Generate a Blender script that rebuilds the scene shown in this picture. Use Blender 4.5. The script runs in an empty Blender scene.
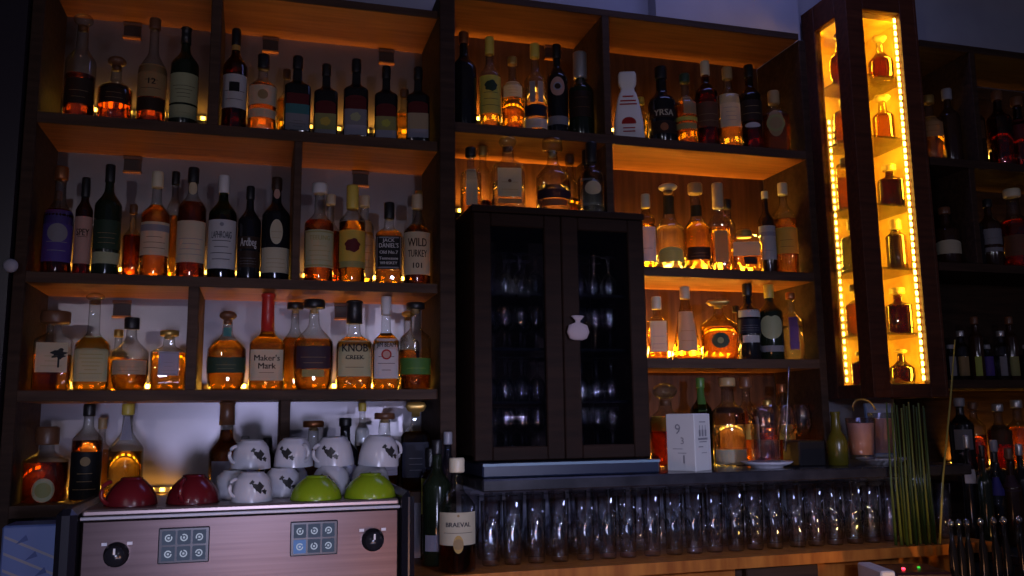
import bpy, math, random
from mathutils import Vector, Matrix
random.seed(7)
sc = bpy.context.scene
col = sc.collection
# ------------------------------------------------------------------ camera (solved from the photograph's vanishing lines)
F = 873.6
R = ((0.96058612, 0.02892921, 0.27647315), (-0.27768338, 0.14599018, 0.94951504), (-0.01289365, -0.98886297, 0.1482693))
CAM = Vector((0, -2.5, 1.5))
def at(px, py, Y):
    q = ((px - 512) / F, (py - 288) / F, 1)
    d = Vector([sum(R[i][j] * q[j] for j in range(3)) for i in range(3)])
    return CAM + d * ((Y - CAM.y) / d.y)
def pj(p):
    v = Vector(p) - CAM
    c = [sum(R[i][j] * v[i] for i in range(3)) for j in range(3)]
    return 512 + F * c[0] / c[2], 288 + F * c[1] / c[2]
cd = bpy.data.cameras.new('camera'); cam = bpy.data.objects.new('camera', cd); col.objects.link(cam)
cd.sensor_width = 36; cd.lens = F / 1024 * 36; cd.clip_start = .05
m = Matrix([[R[i][0], -R[i][1], -R[i][2]] for i in range(3)]).to_4x4()
m.translation = CAM; cam.matrix_world = m
sc.camera = cam
sc.view_settings.view_transform = 'Standard'; sc.view_settings.look = 'None'
sc.view_settings.exposure = 0; sc.view_settings.gamma = 1; sc.view_settings.use_curve_mapping = False
sc.cycles.max_bounces = 14; sc.cycles.transmission_bounces = 12; sc.cycles.transparent_max_bounces = 24
sc.cycles.diffuse_bounces = 3; sc.cycles.glossy_bounces = 4
sc.cycles.sample_clamp_indirect = 4; sc.cycles.sample_clamp_direct = 0
sc.cycles.caustics_reflective = True; sc.cycles.caustics_refractive = True; sc.cycles.blur_glossy = .3

# ------------------------------------------------------------------ materials
MATS = {}
def nodes(name):
    mt = bpy.data.materials.new(name); mt.use_nodes = True
    nt = mt.node_tree; nt.nodes.clear()
    out = nt.nodes.new('ShaderNodeOutputMaterial')
    return mt, nt, out
def plain(c, rough=.5, metal=0, spec=.5, coat=0):
    k = ('p', tuple(c), rough, metal, spec, coat)
    if k in MATS: return MATS[k]
    mt, nt, out = nodes('surface')
    b = nt.nodes.new('ShaderNodeBsdfPrincipled')
    b.inputs['Base Color'].default_value = (*c, 1); b.inputs['Roughness'].default_value = rough
    b.inputs['Metallic'].default_value = metal; b.inputs['Specular IOR Level'].default_value = spec
    b.inputs['Coat Weight'].default_value = coat
    nt.links.new(b.outputs[0], out.inputs[0]); MATS[k] = mt
    return mt
def wood(name, c1, c2, scale=(1.2, 14, 14), rough=.5):
    mt, nt, out = nodes(name)
    N = nt.nodes.new; l = nt.links.new
    tc = N('ShaderNodeTexCoord'); mp = N('ShaderNodeMapping'); mp.inputs['Scale'].default_value = scale
    no = N('ShaderNodeTexNoise'); no.inputs['Scale'].default_value = 4; no.inputs['Detail'].default_value = 6
    cr = N('ShaderNodeValToRGB'); cr.color_ramp.elements[0].color = (*c1, 1); cr.color_ramp.elements[1].color = (*c2, 1)
    cr.color_ramp.elements[0].position = .3; cr.color_ramp.elements[1].position = .7
    b = N('ShaderNodeBsdfPrincipled'); b.inputs['Roughness'].default_value = rough; b.inputs['Specular IOR Level'].default_value = .22
    bp = N('ShaderNodeBump'); bp.inputs['Strength'].default_value = .12; bp.inputs['Distance'].default_value = .01
    l(tc.outputs['Object'], mp.inputs[0]); l(mp.outputs[0], no.inputs['Vector']); l(no.outputs[0], cr.inputs[0])
    l(cr.outputs[0], b.inputs['Base Color']); l(no.outputs[0], bp.inputs['Height']); l(bp.outputs[0], b.inputs['Normal'])
    l(b.outputs[0], out.inputs[0])
    return mt
def mottled(name, c1, c2, scale=3, rough=.7, metal=0):
    mt, nt, out = nodes(name); N = nt.nodes.new; l = nt.links.new
    tc = N('ShaderNodeTexCoord'); no = N('ShaderNodeTexNoise'); no.inputs['Scale'].default_value = scale; no.inputs['Detail'].default_value = 5
    cr = N('ShaderNodeValToRGB'); cr.color_ramp.elements[0].color = (*c1, 1); cr.color_ramp.elements[1].color = (*c2, 1)
    cr.color_ramp.elements[0].position = .35; cr.color_ramp.elements[1].position = .65
    b = N('ShaderNodeBsdfPrincipled'); b.inputs['Roughness'].default_value = rough; b.inputs['Metallic'].default_value = metal
    l(tc.outputs['Object'], no.inputs['Vector']); l(no.outputs[0], cr.inputs[0]); l(cr.outputs[0], b.inputs['Base Color']); l(b.outputs[0], out.inputs[0])
    return mt
def shell(name, tint, refl=1.0, rim=.45):
    """thin glass: what lies behind shows through, tinted more at the grazing rim, with mirror reflections on top"""
    k = ('s', name)
    if k in MATS: return MATS[k]
    mt, nt, out = nodes(name); N = nt.nodes.new; l = nt.links.new
    t = N('ShaderNodeBsdfTransparent')
    lw = N('ShaderNodeLayerWeight'); lw.inputs[0].default_value = .35
    mx = N('ShaderNodeMix'); mx.data_type = 'RGBA'
    mx.inputs[6].default_value = (*tint, 1); mx.inputs[7].default_value = (*[x * rim for x in tint], 1)
    l(lw.outputs['Facing'], mx.inputs[0]); l(mx.outputs[2], t.inputs[0])
    g = N('ShaderNodeBsdfGlossy'); g.inputs['Roughness'].default_value = .03
    lf = N('ShaderNodeLayerWeight'); lf.inputs[0].default_value = .5
    pw = N('ShaderNodeMath'); pw.operation = 'POWER'; pw.inputs[1].default_value = 4; l(lf.outputs['Facing'], pw.inputs[0])
    fr = N('ShaderNodeMath'); fr.operation = 'MULTIPLY_ADD'; fr.inputs[1].default_value = .8; fr.inputs[2].default_value = .085 * refl; l(pw.outputs[0], fr.inputs[0])
    ms = N('ShaderNodeMixShader'); l(fr.outputs[0], ms.inputs[0]); l(t.outputs[0], ms.inputs[1]); l(g.outputs[0], ms.inputs[2])
    l(ms.outputs[0], out.inputs[0]); MATS[k] = mt
    return mt
def liquid(name, c, ior=1.36):
    k = ('l', name)
    if k in MATS: return MATS[k]
    mt, nt, out = nodes(name); N = nt.nodes.new
    g = N('ShaderNodeBsdfGlass'); g.inputs['Color'].default_value = (*c, 1); g.inputs['IOR'].default_value = ior; g.inputs['Roughness'].default_value = .03
    t = N('ShaderNodeBsdfTransparent'); t.inputs[0].default_value = (*c, 1)
    ms = N('ShaderNodeMixShader'); ms.inputs[0].default_value = .14
    nt.links.new(g.outputs[0], ms.inputs[1]); nt.links.new(t.outputs[0], ms.inputs[2])
    nt.links.new(ms.outputs[0], out.inputs[0]); MATS[k] = mt
    return mt
def glow(c, s):
    k = ('g', tuple(c), s)
    if k in MATS: return MATS[k]
    mt, nt, out = nodes('glow')
    e = nt.nodes.new('ShaderNodeEmission'); e.inputs[0].default_value = (*c, 1); e.inputs[1].default_value = s
    nt.links.new(e.outputs[0], out.inputs[0]); MATS[k] = mt
    return mt
GL = {'c': shell('clear glass', (.93, .95, .93)), 'g': shell('green glass', (.12, .22, .07)), 'b': shell('brown glass', (.3, .12, .04)),
      'y': shell('yellowish glass', (.9, .82, .5)), 'u': shell('bluish glass', (.55, .62, .8))}
OP = {'k': plain((.008, .008, .01), .12, 0, .6), 'kg': plain((.01, .016, .008), .12, 0, .6), 'w': plain((.75, .74, .72), .35),
      'kb': plain((.03, .012, .006), .12, 0, .6), 'o': plain((.075, .066, .006), .25)}
LQ = {'a': liquid('amber whisky', (.88, .58, .14)), 'd': liquid('dark whisky', (.62, .22, .05)), 'p': liquid('pale gold spirit', (1, .80, .36)),
      'r': liquid('red brown spirit', (.55, .1, .03)), 'w': liquid('colourless spirit', (.97, .97, .94)), 'o': liquid('orange spirit', (1, .52, .12))}
CC = {'black': (.012, .012, .014), 'white': (.62, .62, .64), 'cream': (.62, .56, .40), 'gold': (.55, .36, .10), 'red': (.42, .02, .015), 'yellow': (.62, .47, .08),
      'green': (.08, .2, .04), 'lime': (.42, .52, .10), 'grey': (.28, .28, .32), 'silver': (.55, .56, .58), 'brown': (.14, .06, .03), 'copper': (.35, .13, .05),
      'blue': (.05, .05, .30), 'violet': (.10, .06, .32), 'teal': (.06, .22, .24), 'salmon': (.6, .36, .3), 'dgreen': (.03, .06, .035), 'dbrown': (.035, .018, .012),
      'lav': (.40, .40, .52), 'beige': (.50, .40, .27), 'olive': (.34, .34, .13), 'pgreen': (.47, .50, .30), 'tan': (.38, .26, .12), 'navy': (.015, .018, .04), 'ygreen': (.50, .52, .10),
      'dpurple': (.05, .025, .04), 'wine': (.12, .012, .015)}
def cmat(n): return plain(CC[n], .35 if n not in ('gold', 'silver', 'copper') else .3, .7 if n in ('gold', 'silver', 'copper') else 0)
def pmat(n):
    k = ('paper', n)
    if k in MATS: return MATS[k]
    mt, nt, out = nodes('paper label'); N = nt.nodes.new
    b = N('ShaderNodeBsdfPrincipled'); b.inputs['Base Color'].default_value = (*CC[n], 1); b.inputs['Roughness'].default_value = .55; b.inputs['Specular IOR Level'].default_value = .3
    t = N('ShaderNodeBsdfTranslucent'); t.inputs[0].default_value = (*CC[n], 1); ms = N('ShaderNodeMixShader'); ms.inputs[0].default_value = .38
    nt.links.new(b.outputs[0], ms.inputs[1]); nt.links.new(t.outputs[0], ms.inputs[2]); nt.links.new(ms.outputs[0], out.inputs[0]); MATS[k] = mt
    return mt

# ------------------------------------------------------------------ mesh helpers
class MB:
    def __init__(s): s.v = []; s.f = []; s.mi = []; s.m = []; s.sm = []
    def mat(s, m):
        if m not in s.m: s.m.append(m)
        return s.m.index(m)
    def add(s, vs, fs, m, smooth=False):
        k = s.mat(m); b = len(s.v); s.v += [tuple(v) for v in vs]
        for f in fs: s.f.append([b + i for i in f]); s.mi.append(k); s.sm.append(smooth)
    def box(s, x0, x1, y0, y1, z0, z1, m, bev=0):
        if bev:
            b = min(bev, (x1 - x0) * .45, (y1 - y0) * .45, (z1 - z0) * .45)
            vs = []; 
            for X, sx in ((x0, 1), (x1, -1)):
                for Yv, sy in ((y0, 1), (y1, -1)):
                    for Z, sz in ((z0, 1), (z1, -1)):
                        vs += [(X, Yv + sy * b, Z + sz * b), (X + sx * b, Yv, Z + sz * b), (X + sx * b, Yv + sy * b, Z)]
            def I(i, j, k, a): return ((i * 2 + j) * 2 + k) * 3 + a
            fs = [[I(0,0,0,0), I(0,0,1,0), I(0,1,1,0), I(0,1,0,0)], [I(1,0,0,0), I(1,1,0,0), I(1,1,1,0), I(1,0,1,0)],
                  [I(0,0,0,1), I(1,0,0,1), I(1,0,1,1), I(0,0,1,1)], [I(0,1,0,1), I(0,1,1,1), I(1,1,1,1), I(1,1,0,1)],
                  [I(0,0,0,2), I(0,1,0,2), I(1,1,0,2), I(1,0,0,2)], [I(0,0,1,2), I(1,0,1,2), I(1,1,1,2), I(0,1,1,2)]]
            for j in (0, 1):
                for k in (0, 1):
                    fs.append([I(0,j,k,1), I(1,j,k,1), I(1,j,k,2), I(0,j,k,2)]); fs.append([I(j,0,k,0), I(j,1,k,0), I(j,1,k,2), I(j,0,k,2)])
                    fs.append([I(j,k,0,0), I(j,k,1,0), I(j,k,1,1), I(j,k,0,1)])
            for i in (0, 1):
                for j in (0, 1):
                    for k in (0, 1): fs.append([I(i,j,k,0), I(i,j,k,1), I(i,j,k,2)])
            s.add(vs, fs, m); return
        vs = [(x, y, z) for x in (x0, x1) for y in (y0, y1) for z in (z0, z1)]
        s.add(vs, [[0,1,3,2],[4,6,7,5],[0,4,5,1],[2,3,7,6],[0,2,6,4],[1,5,7,3]], m)
    def loft(s, rings, m, n=2.0, ry=1.0, N=28, cap=(True, True), c=(0, 0, 0), smooth=True):
        """rings: (z, r); superellipse section with exponent n, depth ry*r"""
        vs = []
        for z, r in rings:
            for i in range(N):
                a = 2 * math.pi * (i + .5) / N; cx, sy = math.cos(a), math.sin(a)
                x = math.copysign(abs(cx) ** (2 / n), cx) * r; y = math.copysign(abs(sy) ** (2 / n), sy) * r * ry
                vs.append((c[0] + x, c[1] + y, c[2] + z))
        fs = []
        for k in range(len(rings) - 1):
            for i in range(N):
                j = (i + 1) % N; fs.append([k*N+i, k*N+j, (k+1)*N+j, (k+1)*N+i])
        if cap[0]: fs.append([i for i in range(N)][::-1])
        if cap[1]: fs.append([(len(rings)-1)*N+i for i in range(N)])
        s.add(vs, fs, m, smooth)
    def tube(s, pts, r, m, N=10, closed=False):
        pts = [Vector(p) for p in pts]; vs = []; K = len(pts)
        for i, p in enumerate(pts):
            a = pts[i-1] if (i or closed) else p; b = pts[(i+1) % K] if (i < K-1 or closed) else p
            t = (b - a).normalized(); up = Vector((0, 0, 1)) if abs(t.z) < .9 else Vector((1, 0, 0))
            u = t.cross(up).normalized(); w = t.cross(u)
            rr = r[i] if isinstance(r, (list, tuple)) else r
            vs += [p + u * rr * math.cos(2*math.pi*k/N) + w * rr * math.sin(2*math.pi*k/N) for k in range(N)]
        fs = []
        for i in range(K if closed else K-1):
            i2 = (i+1) % K
            for k in range(N): k2 = (k+1) % N; fs.append([i*N+k, i*N+k2, i2*N+k2, i2*N+k])
        if not closed: fs += [list(range(N))[::-1], [(K-1)*N+k for k in range(N)]]
        s.add(vs, fs, m, True)
    def build(s, name, parent=None, loc=None, rot=None):
        me = bpy.data.meshes.new(name); me.from_pydata(s.v, [], s.f)
        for m_ in s.m: me.materials.append(m_)
        me.polygons.foreach_set('material_index', s.mi); me.polygons.foreach_set('use_smooth', s.sm); me.update()
        o = bpy.data.objects.new(name, me); col.objects.link(o)
        if parent: o.parent = parent
        if loc: o.location = loc
        if rot: o.rotation_euler = rot
        return o
def empty(name, loc, rz=0, rot=None):
    o = bpy.data.objects.new(name, None); col.objects.link(o); o.location = loc; o.rotation_euler = rot or (0, 0, rz); o.empty_display_size = .02
    return o
def tag(o, label=None, cat=None, group=None, kind=None):
    if label: o['label'] = label
    if cat: o['category'] = cat
    if group: o['group'] = group
    if kind: o['kind'] = kind
    return o
_txt = {}
def textmesh(s):
    if s in _txt: return _txt[s]
    c = bpy.data.curves.new('txt', 'FONT'); c.body = s; c.align_x = 'CENTER'; c.align_y = 'CENTER'; c.size = 1; c.resolution_u = 2; c.fill_mode = 'FRONT'
    o = bpy.data.objects.new('txt', c); col.objects.link(o)
    dg = bpy.context.evaluated_depsgraph_get(); dg.update(); me = o.evaluated_get(dg).to_mesh()
    vs = [tuple(v.co) for v in me.vertices]; fs = [list(p.vertices) for p in me.polygons]
    o.evaluated_get(dg).to_mesh_clear(); bpy.data.objects.remove(o); bpy.data.curves.remove(c)
    _txt[s] = (vs, fs); return _txt[s]

# ------------------------------------------------------------------ bottles
# kind: body top, neck start, neck radius, section exponent, depth ratio
KIND = {'round': (.58, .72, .36, 2, 1), 'tall': (.62, .78, .34, 2, 1), 'broad': (.54, .70, .40, 2, 1), 'square': (.60, .71, .36, 5, .95),
        'squat': (.50, .66, .34, 2.2, 1), 'flask': (.48, .74, .26, 2.4, .55), 'cone': (.02, .80, .30, 2, 1), 'bulb': (.42, .70, .30, 2, 1),
        'cube': (.62, .76, .34, 7, .9), 'slim': (.66, .78, .46, 2, 1), 'dimple': (.30, .62, .26, 2.6, .85), 'case': (.84, .93, .5, 6, .6)}
def profile(kind, H, r, body=None, top=1.0):
    b, ns, nr, n, ry = KIND[kind]
    if body: ns = body + (ns - b) * (1 - body) / (1 - b); b = body
    P = [(0, .86 * r), (.006 * H, .95 * r), (.02 * H, r)]
    if kind == 'dimple': P += [(.1*H, 1.0*r), (.2*H, .97*r), (b*H, r)]
    elif kind == 'bulb': P = [(0, .70*r), (.02*H, .8*r), (.12*H, .93*r), (.25*H, r), (b*H, .97*r)]
    elif kind == 'flask': P = [(0, .74*r), (.012*H, .8*r), (.08*H, .92*r), (.2*H, .98*r), (.36*H, r), (b*H, .97*r)]
    elif kind != 'cone': P += [(b * H * .5, r), (b * H, r)]
    for i in range(1, 9):
        t = i / 8
        if kind == 'cone': k = 1 - (1 - nr) * t ** 1.05
        else: k = nr + (1 - nr) * (.5 + .5 * math.cos(math.pi * t ** .92))
        P.append(((b + (ns - b) * t) * H, r * k))
    P += [((ns + (top - ns) * .5) * H, r * nr * .94), (top * H, r * nr * .92)]
    out = []
    for p in P:
        if not out or p[0] > out[-1][0] + 1e-5: out.append(p)
    return out, n, ry
def rad(P, z):
    for (a, ra), (b, rb) in zip(P, P[1:]):
        if a <= z <= b: return ra + (rb - ra) * (z - a) / max(b - a, 1e-6)
    return P[0][1] if z < P[0][0] else P[-1][1]
def surf(P, n, ry, s, z, off):
    r = rad(P, z)
    if n > 2.3 or ry < .9:
        u = max(-.985, min(.985, s / r)); y = r * ry * (1 - abs(u) ** n) ** (1 / n)
        return (u * r, -(y + off), z)
    a = s / r
    return (math.sin(a) * (r + off), -math.cos(a) * (r * ry + off), z)
def patch(mb, P, n, ry, s0, s1, z0, z1, mat, off, nx=10, nz=3):
    vs = []; fs = []
    for j in range(nz + 1):
        for i in range(nx + 1): vs.append(surf(P, n, ry, s0 + (s1 - s0) * i / nx, z0 + (z1 - z0) * j / nz, off))
    for j in range(nz):
        for i in range(nx): a = j * (nx + 1) + i; fs.append([a, a + 1, a + nx + 2, a + nx + 1])
    mb.add(vs, fs, mat, True)
def blob(mb, P, n, ry, sc_, zc, fn, mat, off, K=24):
    vs = [surf(P, n, ry, sc_, zc, off)]; fs = []
    for q in (.25, .5, .75, 1):
        for i in range(K):
            a = 2 * math.pi * i / K; x, z = fn(a); vs.append(surf(P, n, ry, sc_ + x * q, zc + z * q, off))
    for i in range(K):
        j = (i + 1) % K; fs.append([0, 1 + i, 1 + j])
        for h in range(3): b_ = 1 + h * K; fs.append([b_ + i, b_ + K + i, b_ + K + j, b_ + j])
    mb.add(vs, fs, mat, True)
def L(y0, y1, c, w=.9, t=(), n=0, ink='black', sh='rect', tone=None, em=None, cx=0):
    return dict(y0=y0, y1=y1, c=c, w=w, t=t, n=n, ink=ink, sh=sh, em=em, cx=cx)
def make_label(P, n, ry, H, r, lb, toz, parent):
    mb = MB(); z1, z0 = toz(lb['y0']), toz(lb['y1']); z0 = max(z0, .002); z1 = min(z1, P[-1][0])
    zc = (z0 + z1) / 2; h = z1 - z0; rr = rad(P, zc)
    W = (rr * 1.28 if (n <= 2.3 and ry >= .9) else rr * .93) * lb['w']; cx = lb['cx'] * rr
    pm = pmat(lb['c']); im = pmat(lb['ink'])
    if lb['sh'] == 'oval': blob(mb, P, n, ry, cx, zc, lambda a: (W * .78 * math.cos(a), h / 2 * math.sin(a)), pm, .0008)
    elif lb['sh'] == 'heart':
        blob(mb, P, n, ry, cx, zc, lambda a: (W * .8 * math.cos(a), h / 2 * (math.sin(a) + .28 * abs(math.cos(a)) ** .5 * (1 if math.sin(a) > 0 else .2)) * .85), pm, .0008)
    elif lb['sh'] == 'arch':
        patch(mb, P, n, ry, cx - W, cx + W, z0, z0 + h * .72, pm, .0008)
        blob(mb, P, n, ry, cx, z0 + h * .72, lambda a: (W * math.cos(a), max(0, math.sin(a)) * h * .28), pm, .0008)
    elif lb['sh'] == 'tri':
        vs = [surf(P, n, ry, cx + W * a, z, .0008) for a, z in ((-1, z0), (1, z0), (.35, z1), (-.35, z1), (0, z0))]
        mb.add(vs, [[0, 4, 3], [4, 2, 3], [4, 1, 2]], pm)
    elif lb['sh'] == 'col':
        for k in (-.55, .1): patch(mb, P, n, ry, cx + W * k, cx + W * (k + .45), z0, z1, pm, .0008, 4)
    else: patch(mb, P, n, ry, cx - W, cx + W, z0, z1, pm, .0008, 14 if W > .02 else 8)
    e = lb['em']
    if e:
        kind, zf, sz, c = e[:4]; zz = z0 + h * zf; q = sz * h
        if kind == 'disc': blob(mb, P, n, ry, cx, zz, lambda a: (q * math.cos(a), q * math.sin(a)), pmat(c), .0013)
        if kind == 'ring':
            blob(mb, P, n, ry, cx, zz, lambda a: (q * math.cos(a), q * math.sin(a)), pmat(c), .0013)
            blob(mb, P, n, ry, cx, zz, lambda a: (q * .7 * math.cos(a), q * .7 * math.sin(a)), pmat(e[4]), .0016)
        if kind == 'sq': patch(mb, P, n, ry, cx - q, cx + q, zz - q, zz + q, pmat(c), .0013, 4, 1)
        if kind == 'rose': blob(mb, P, n, ry, cx, zz, lambda a: (q * (1 + .09 * math.sin(7 * a)) * math.cos(a), q * (.9 + .09 * math.cos(5 * a)) * math.sin(a)), pmat(c), .0013, 40)
        if kind == 'tree':
            blob(mb, P, n, ry, cx + W * .45, zz, lambda a: (q * (1 + .3 * math.sin(7 * a)) * math.cos(a), q * .75 * (1 + .25 * math.cos(5 * a)) * math.sin(a)), pmat(c), .0013, 40)
            patch(mb, P, n, ry, cx + W * .45 - q * .14, cx + W * .45 + q * .14, zz - q * 2.1, zz, pmat(c), .0013, 2, 1)
        if kind == 'band': patch(mb, P, n, ry, cx - W, cx + W, zz - q, zz + q, pmat(c), .0012)
        if kind == 'frame':
            for a, b, c0, c1 in ((-W*.95, W*.95, z0+h*.03, z0+h*.07), (-W*.95, W*.95, z1-h*.07, z1-h*.03), (-W*.95, -W*.89, z0+h*.03, z1-h*.03), (W*.89, W*.95, z0+h*.03, z1-h*.03)):
                patch(mb, P, n, ry, cx + a, cx + b, c0, c1, pmat(c), .0013, 8)
    for txt, zf, size in lb['t']:
        vs, fs = textmesh(txt)
        if not vs: continue
        wd = max(v[0] for v in vs) - min(v[0] for v in vs); S = size * h
        lim = min(1.84 * W, 1.42 * rr)
        if wd * S > lim: S2 = lim / wd
        else: S2 = S
        for em_ in (-.022, .022): mb.add([surf(P, n, ry, cx + (v[0] + em_) * S2, z0 + h * zf + v[1] * S, .0016 + abs(em_ + .022) * .003) for v in vs], fs, im)
    for k in range(lb['n']):     # fine print too small to read: ruled ink strokes
        zz = z0 + h * (.12 + .5 * (k + .5) / lb['n']); hw = W * random.uniform(.35, .75)
        patch(mb, P, n, ry, cx - hw, cx + hw, zz, zz + h * .013, im, .0013, 8, 1)
    return mb.build('label', parent)
def seat(cx, top, w, Y, deck):
    p = at(cx, (top + 60), Y); base = Vector((p.x, Y, deck + .0006))
    for _ in range(4):                       # keep the pixel column at the bottle's mid height
        q = pj((base.x, Y, deck + .12)); base.x += (cx - q[0]) * (p - CAM).length / F
    a0 = at(cx - w / 2, top + 70, Y); a1 = at(cx + w / 2, top + 70, Y)
    return base, (a1 - a0).length / 2 * .955
def make_bottle(cx, top, w, Y, deck, kind, glass, liq, fill, cap, labels, desc, cat='bottle', group=None, name='liquor_bottle', body=None, fixed=None, under=None):
    base, r = fixed or seat(cx, top, w, Y, deck)
    ztop = at(cx, top, Y).z
    if under: ztop = min(ztop, under - .003)
    H = max(.1, ztop - deck)
    root = empty(name, base, -.75 * math.atan2(base.x, 2.5 + Y) + random.uniform(-.06, .06))
    tag(root, desc, cat, group)
    ch, cr, cc, ct = cap                     # cap height fraction, radius factor, colour, type
    P, n, ry = profile(kind, H, r, body, 1 - ch * (.92 if ct in ('wax',) else .75))
    ybase = pj((base.x, Y - r, deck))[1]; ytop = pj((base.x, Y, deck + H))[1]
    toz = lambda y: (ybase - y) / (ybase - ytop) * H
    N = 24 if w > 12 else 14
    mb = MB()
    if glass in OP:
        mb.loft(P, OP[glass], n, ry, N)
        mb.build('glass_body', root)
    else:
        mb.loft(P, GL[glass], n, ry, N)
        mb.build('glass_body', root)
        if liq:
            zl = fill * H; Q = [(.012 * H, rad(P, .012 * H) * .9)] + [(z, rr * .94) for z, rr in P if .012 * H < z < zl] + [(zl, rad(P, zl) * .94)]
            lm = MB(); lm.loft(Q, LQ[liq], n, ry, N); lm.build('liquid', root)
    nr = KIND[kind][2] * r
    z0 = H * (1 - ch); cm = MB(); M = cmat(cc) if cc in CC else GL['c']; q = nr * cr
    if ct == 'cap': cm.loft([(z0, q*.96), (z0 + .004, q), (H - .004, q), (H, q * .9)], M, 2, 1, 16)
    elif ct == 'wax': cm.loft([(z0, q*1.03), (z0 + H*ch*.5, q*.96), (H - H*ch*.12, q*.95), (H - H*ch*.1, q*1.08), (H - .003, q*1.08), (H, q*.9)], M, 2, 1, 16)
    elif ct == 'cork':
        cm.loft([(z0, nr*.7), (z0 + H*ch*.35, nr*.7)], cmat('tan'), 2, 1, 14)
        cm.loft([(z0 + H*ch*.35, q*1.2), (z0 + H*ch*.4, q*1.3), (H - .003, q*1.3), (H, q*1.15)], M, 2, 1, 16)
    elif ct == 'ball':
        cm.loft([(z0, nr*.75), (z0 + H*ch*.3, nr*.8)], cmat('brown'), 2, 1, 14)
        hh = H * ch * .72; cm.loft([(H - hh + hh * (.5 - .5*math.cos(math.pi*i/8)), max(.0015, q * 1.25 * math.sin(math.pi*i/8))) for i in range(9)], M, 2, 1, 16)
    elif ct == 'fan':
        cm.loft([(z0, nr*.8), (z0 + H*ch*.3, nr*.8), (z0 + H*ch*.35, q*1.1), (H - H*ch*.3, q*1.5), (H - .002, q*1.2), (H, q*.4)], M, 6, .6, 16)
    elif ct == 'flat': cm.loft([(z0, q*1.6), (z0 + .003, q*1.7), (H - .003, q*1.7), (H, q*1.6)], M, 2, 1, 18)
    cm.build('stopper' if ct in ('ball', 'fan', 'cork') else 'cap', root)
    for lb in labels: make_label(P, n, ry, H, r, lb, toz, root)
    return root
ORD = ['', 'first', 'second', 'third', 'fourth', 'fifth', 'sixth', 'seventh', 'eighth', 'ninth', 'tenth', 'eleventh', 'twelfth', 'thirteenth', 'fourteenth', 'fifteenth', 'sixteenth', 'seventeenth', 'eighteenth', 'nineteenth', 'twentieth']
F_, B_ = .08, .175      # front and back row depth
K1 = (.1, 1.15, 'black', 'cap')
def row(where, deck, items, group=None, bays=((-9, 9),), under=None):
    items = sorted(items, key=lambda i: i[0])
    S = []
    for it in items:
        b, r = seat(it[0], it[1], it[2], it[3], deck)
        bay = min(bays, key=lambda q: max(q[0] - b.x, b.x - q[1], 0)); S.append([b, r, bay])
    def clamp(e):
        wide = e[2][1] - e[2][0]; e[1] = min(e[1], wide / 2 - .002)
        e[0].x = min(max(e[0].x, e[2][0] + e[1] + .004), e[2][1] - e[1] - .004)
    for e in S: clamp(e)
    for it_ in range(30):
        for a in range(len(S)):
            for b in range(a + 1, len(S)):
                A, B = S[a], S[b]; dx = B[0].x - A[0].x; dy = B[0].y - A[0].y; d = math.hypot(dx, dy); need = A[1] + B[1] + .0015
                if d < need:
                    if it_ < 12:
                        k = (math.sqrt(max(need * need - dy * dy, 0)) - abs(dx)) * .3; sg = 1 if dx >= 0 else -1; k = min(k, .004)
                        A[0].x -= sg * k; B[0].x += sg * k; clamp(A); clamp(B)
                    else:
                        f = .97; A[1] *= f; B[1] *= f
    for k, it in enumerate(items):
        cx, top, w, Y, kind, glass, liq, fill, cap, labels, desc = it[:11]
        body = it[11] if len(it) > 11 else None
        make_bottle(cx, top, w, Y, deck, kind, glass, liq, fill, cap, labels, f'{desc}, {ORD[k+1]} from left on {where}', 'bottle', group or f'bottles on the {where}', 'liquor_bottle', body, (S[k][0], S[k][1]), under)
BAY = {'top left shelf': (((-.587, -.158), (-.130, .5)), 2.724), 'second left shelf': (((-.587, .082), (.104, .5)), 2.30), 'third left shelf': (((-.587, -.188), (-.160, .5)), 1.868),
       'bottom left shelf': (((-.587, .062), (.088, .5)), 1.56), 'top middle shelf': (((.548, 1.045),), 2.801), 'top right shelf': (((1.19, 1.785),), 2.801), 'black cabinet top': (((.572, 1.045),), 2.367),
       'second right shelf': (((1.1, 1.785),), 2.367), 'third right shelf': (((1.1, 1.785),), 1.943), 'right counter behind box': (((1.1, 1.785),), 1.652), 'dim far right top shelf': (((2.30, 2.52), (2.545, 3.25)), 2.834),
       'dim far right second shelf': (((2.30, 2.47), (2.495, 3.25)), 2.385), 'dim far right third shelf': (((2.30, 3.25),), 2.0), 'far right lowest shelf': (((2.30, 3.25),), 1.585), 'low black bar shelf': (((2.15, 3.2),), None)}
_row = row
def row(where, deck, items, group=None): _row(where, deck, items, group, *BAY[where])
DL = (2.33, 1.896, 1.588, 1.30); DM = (2.397, 1.973, 1.682, 1.345); CT = 2.105
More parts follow.
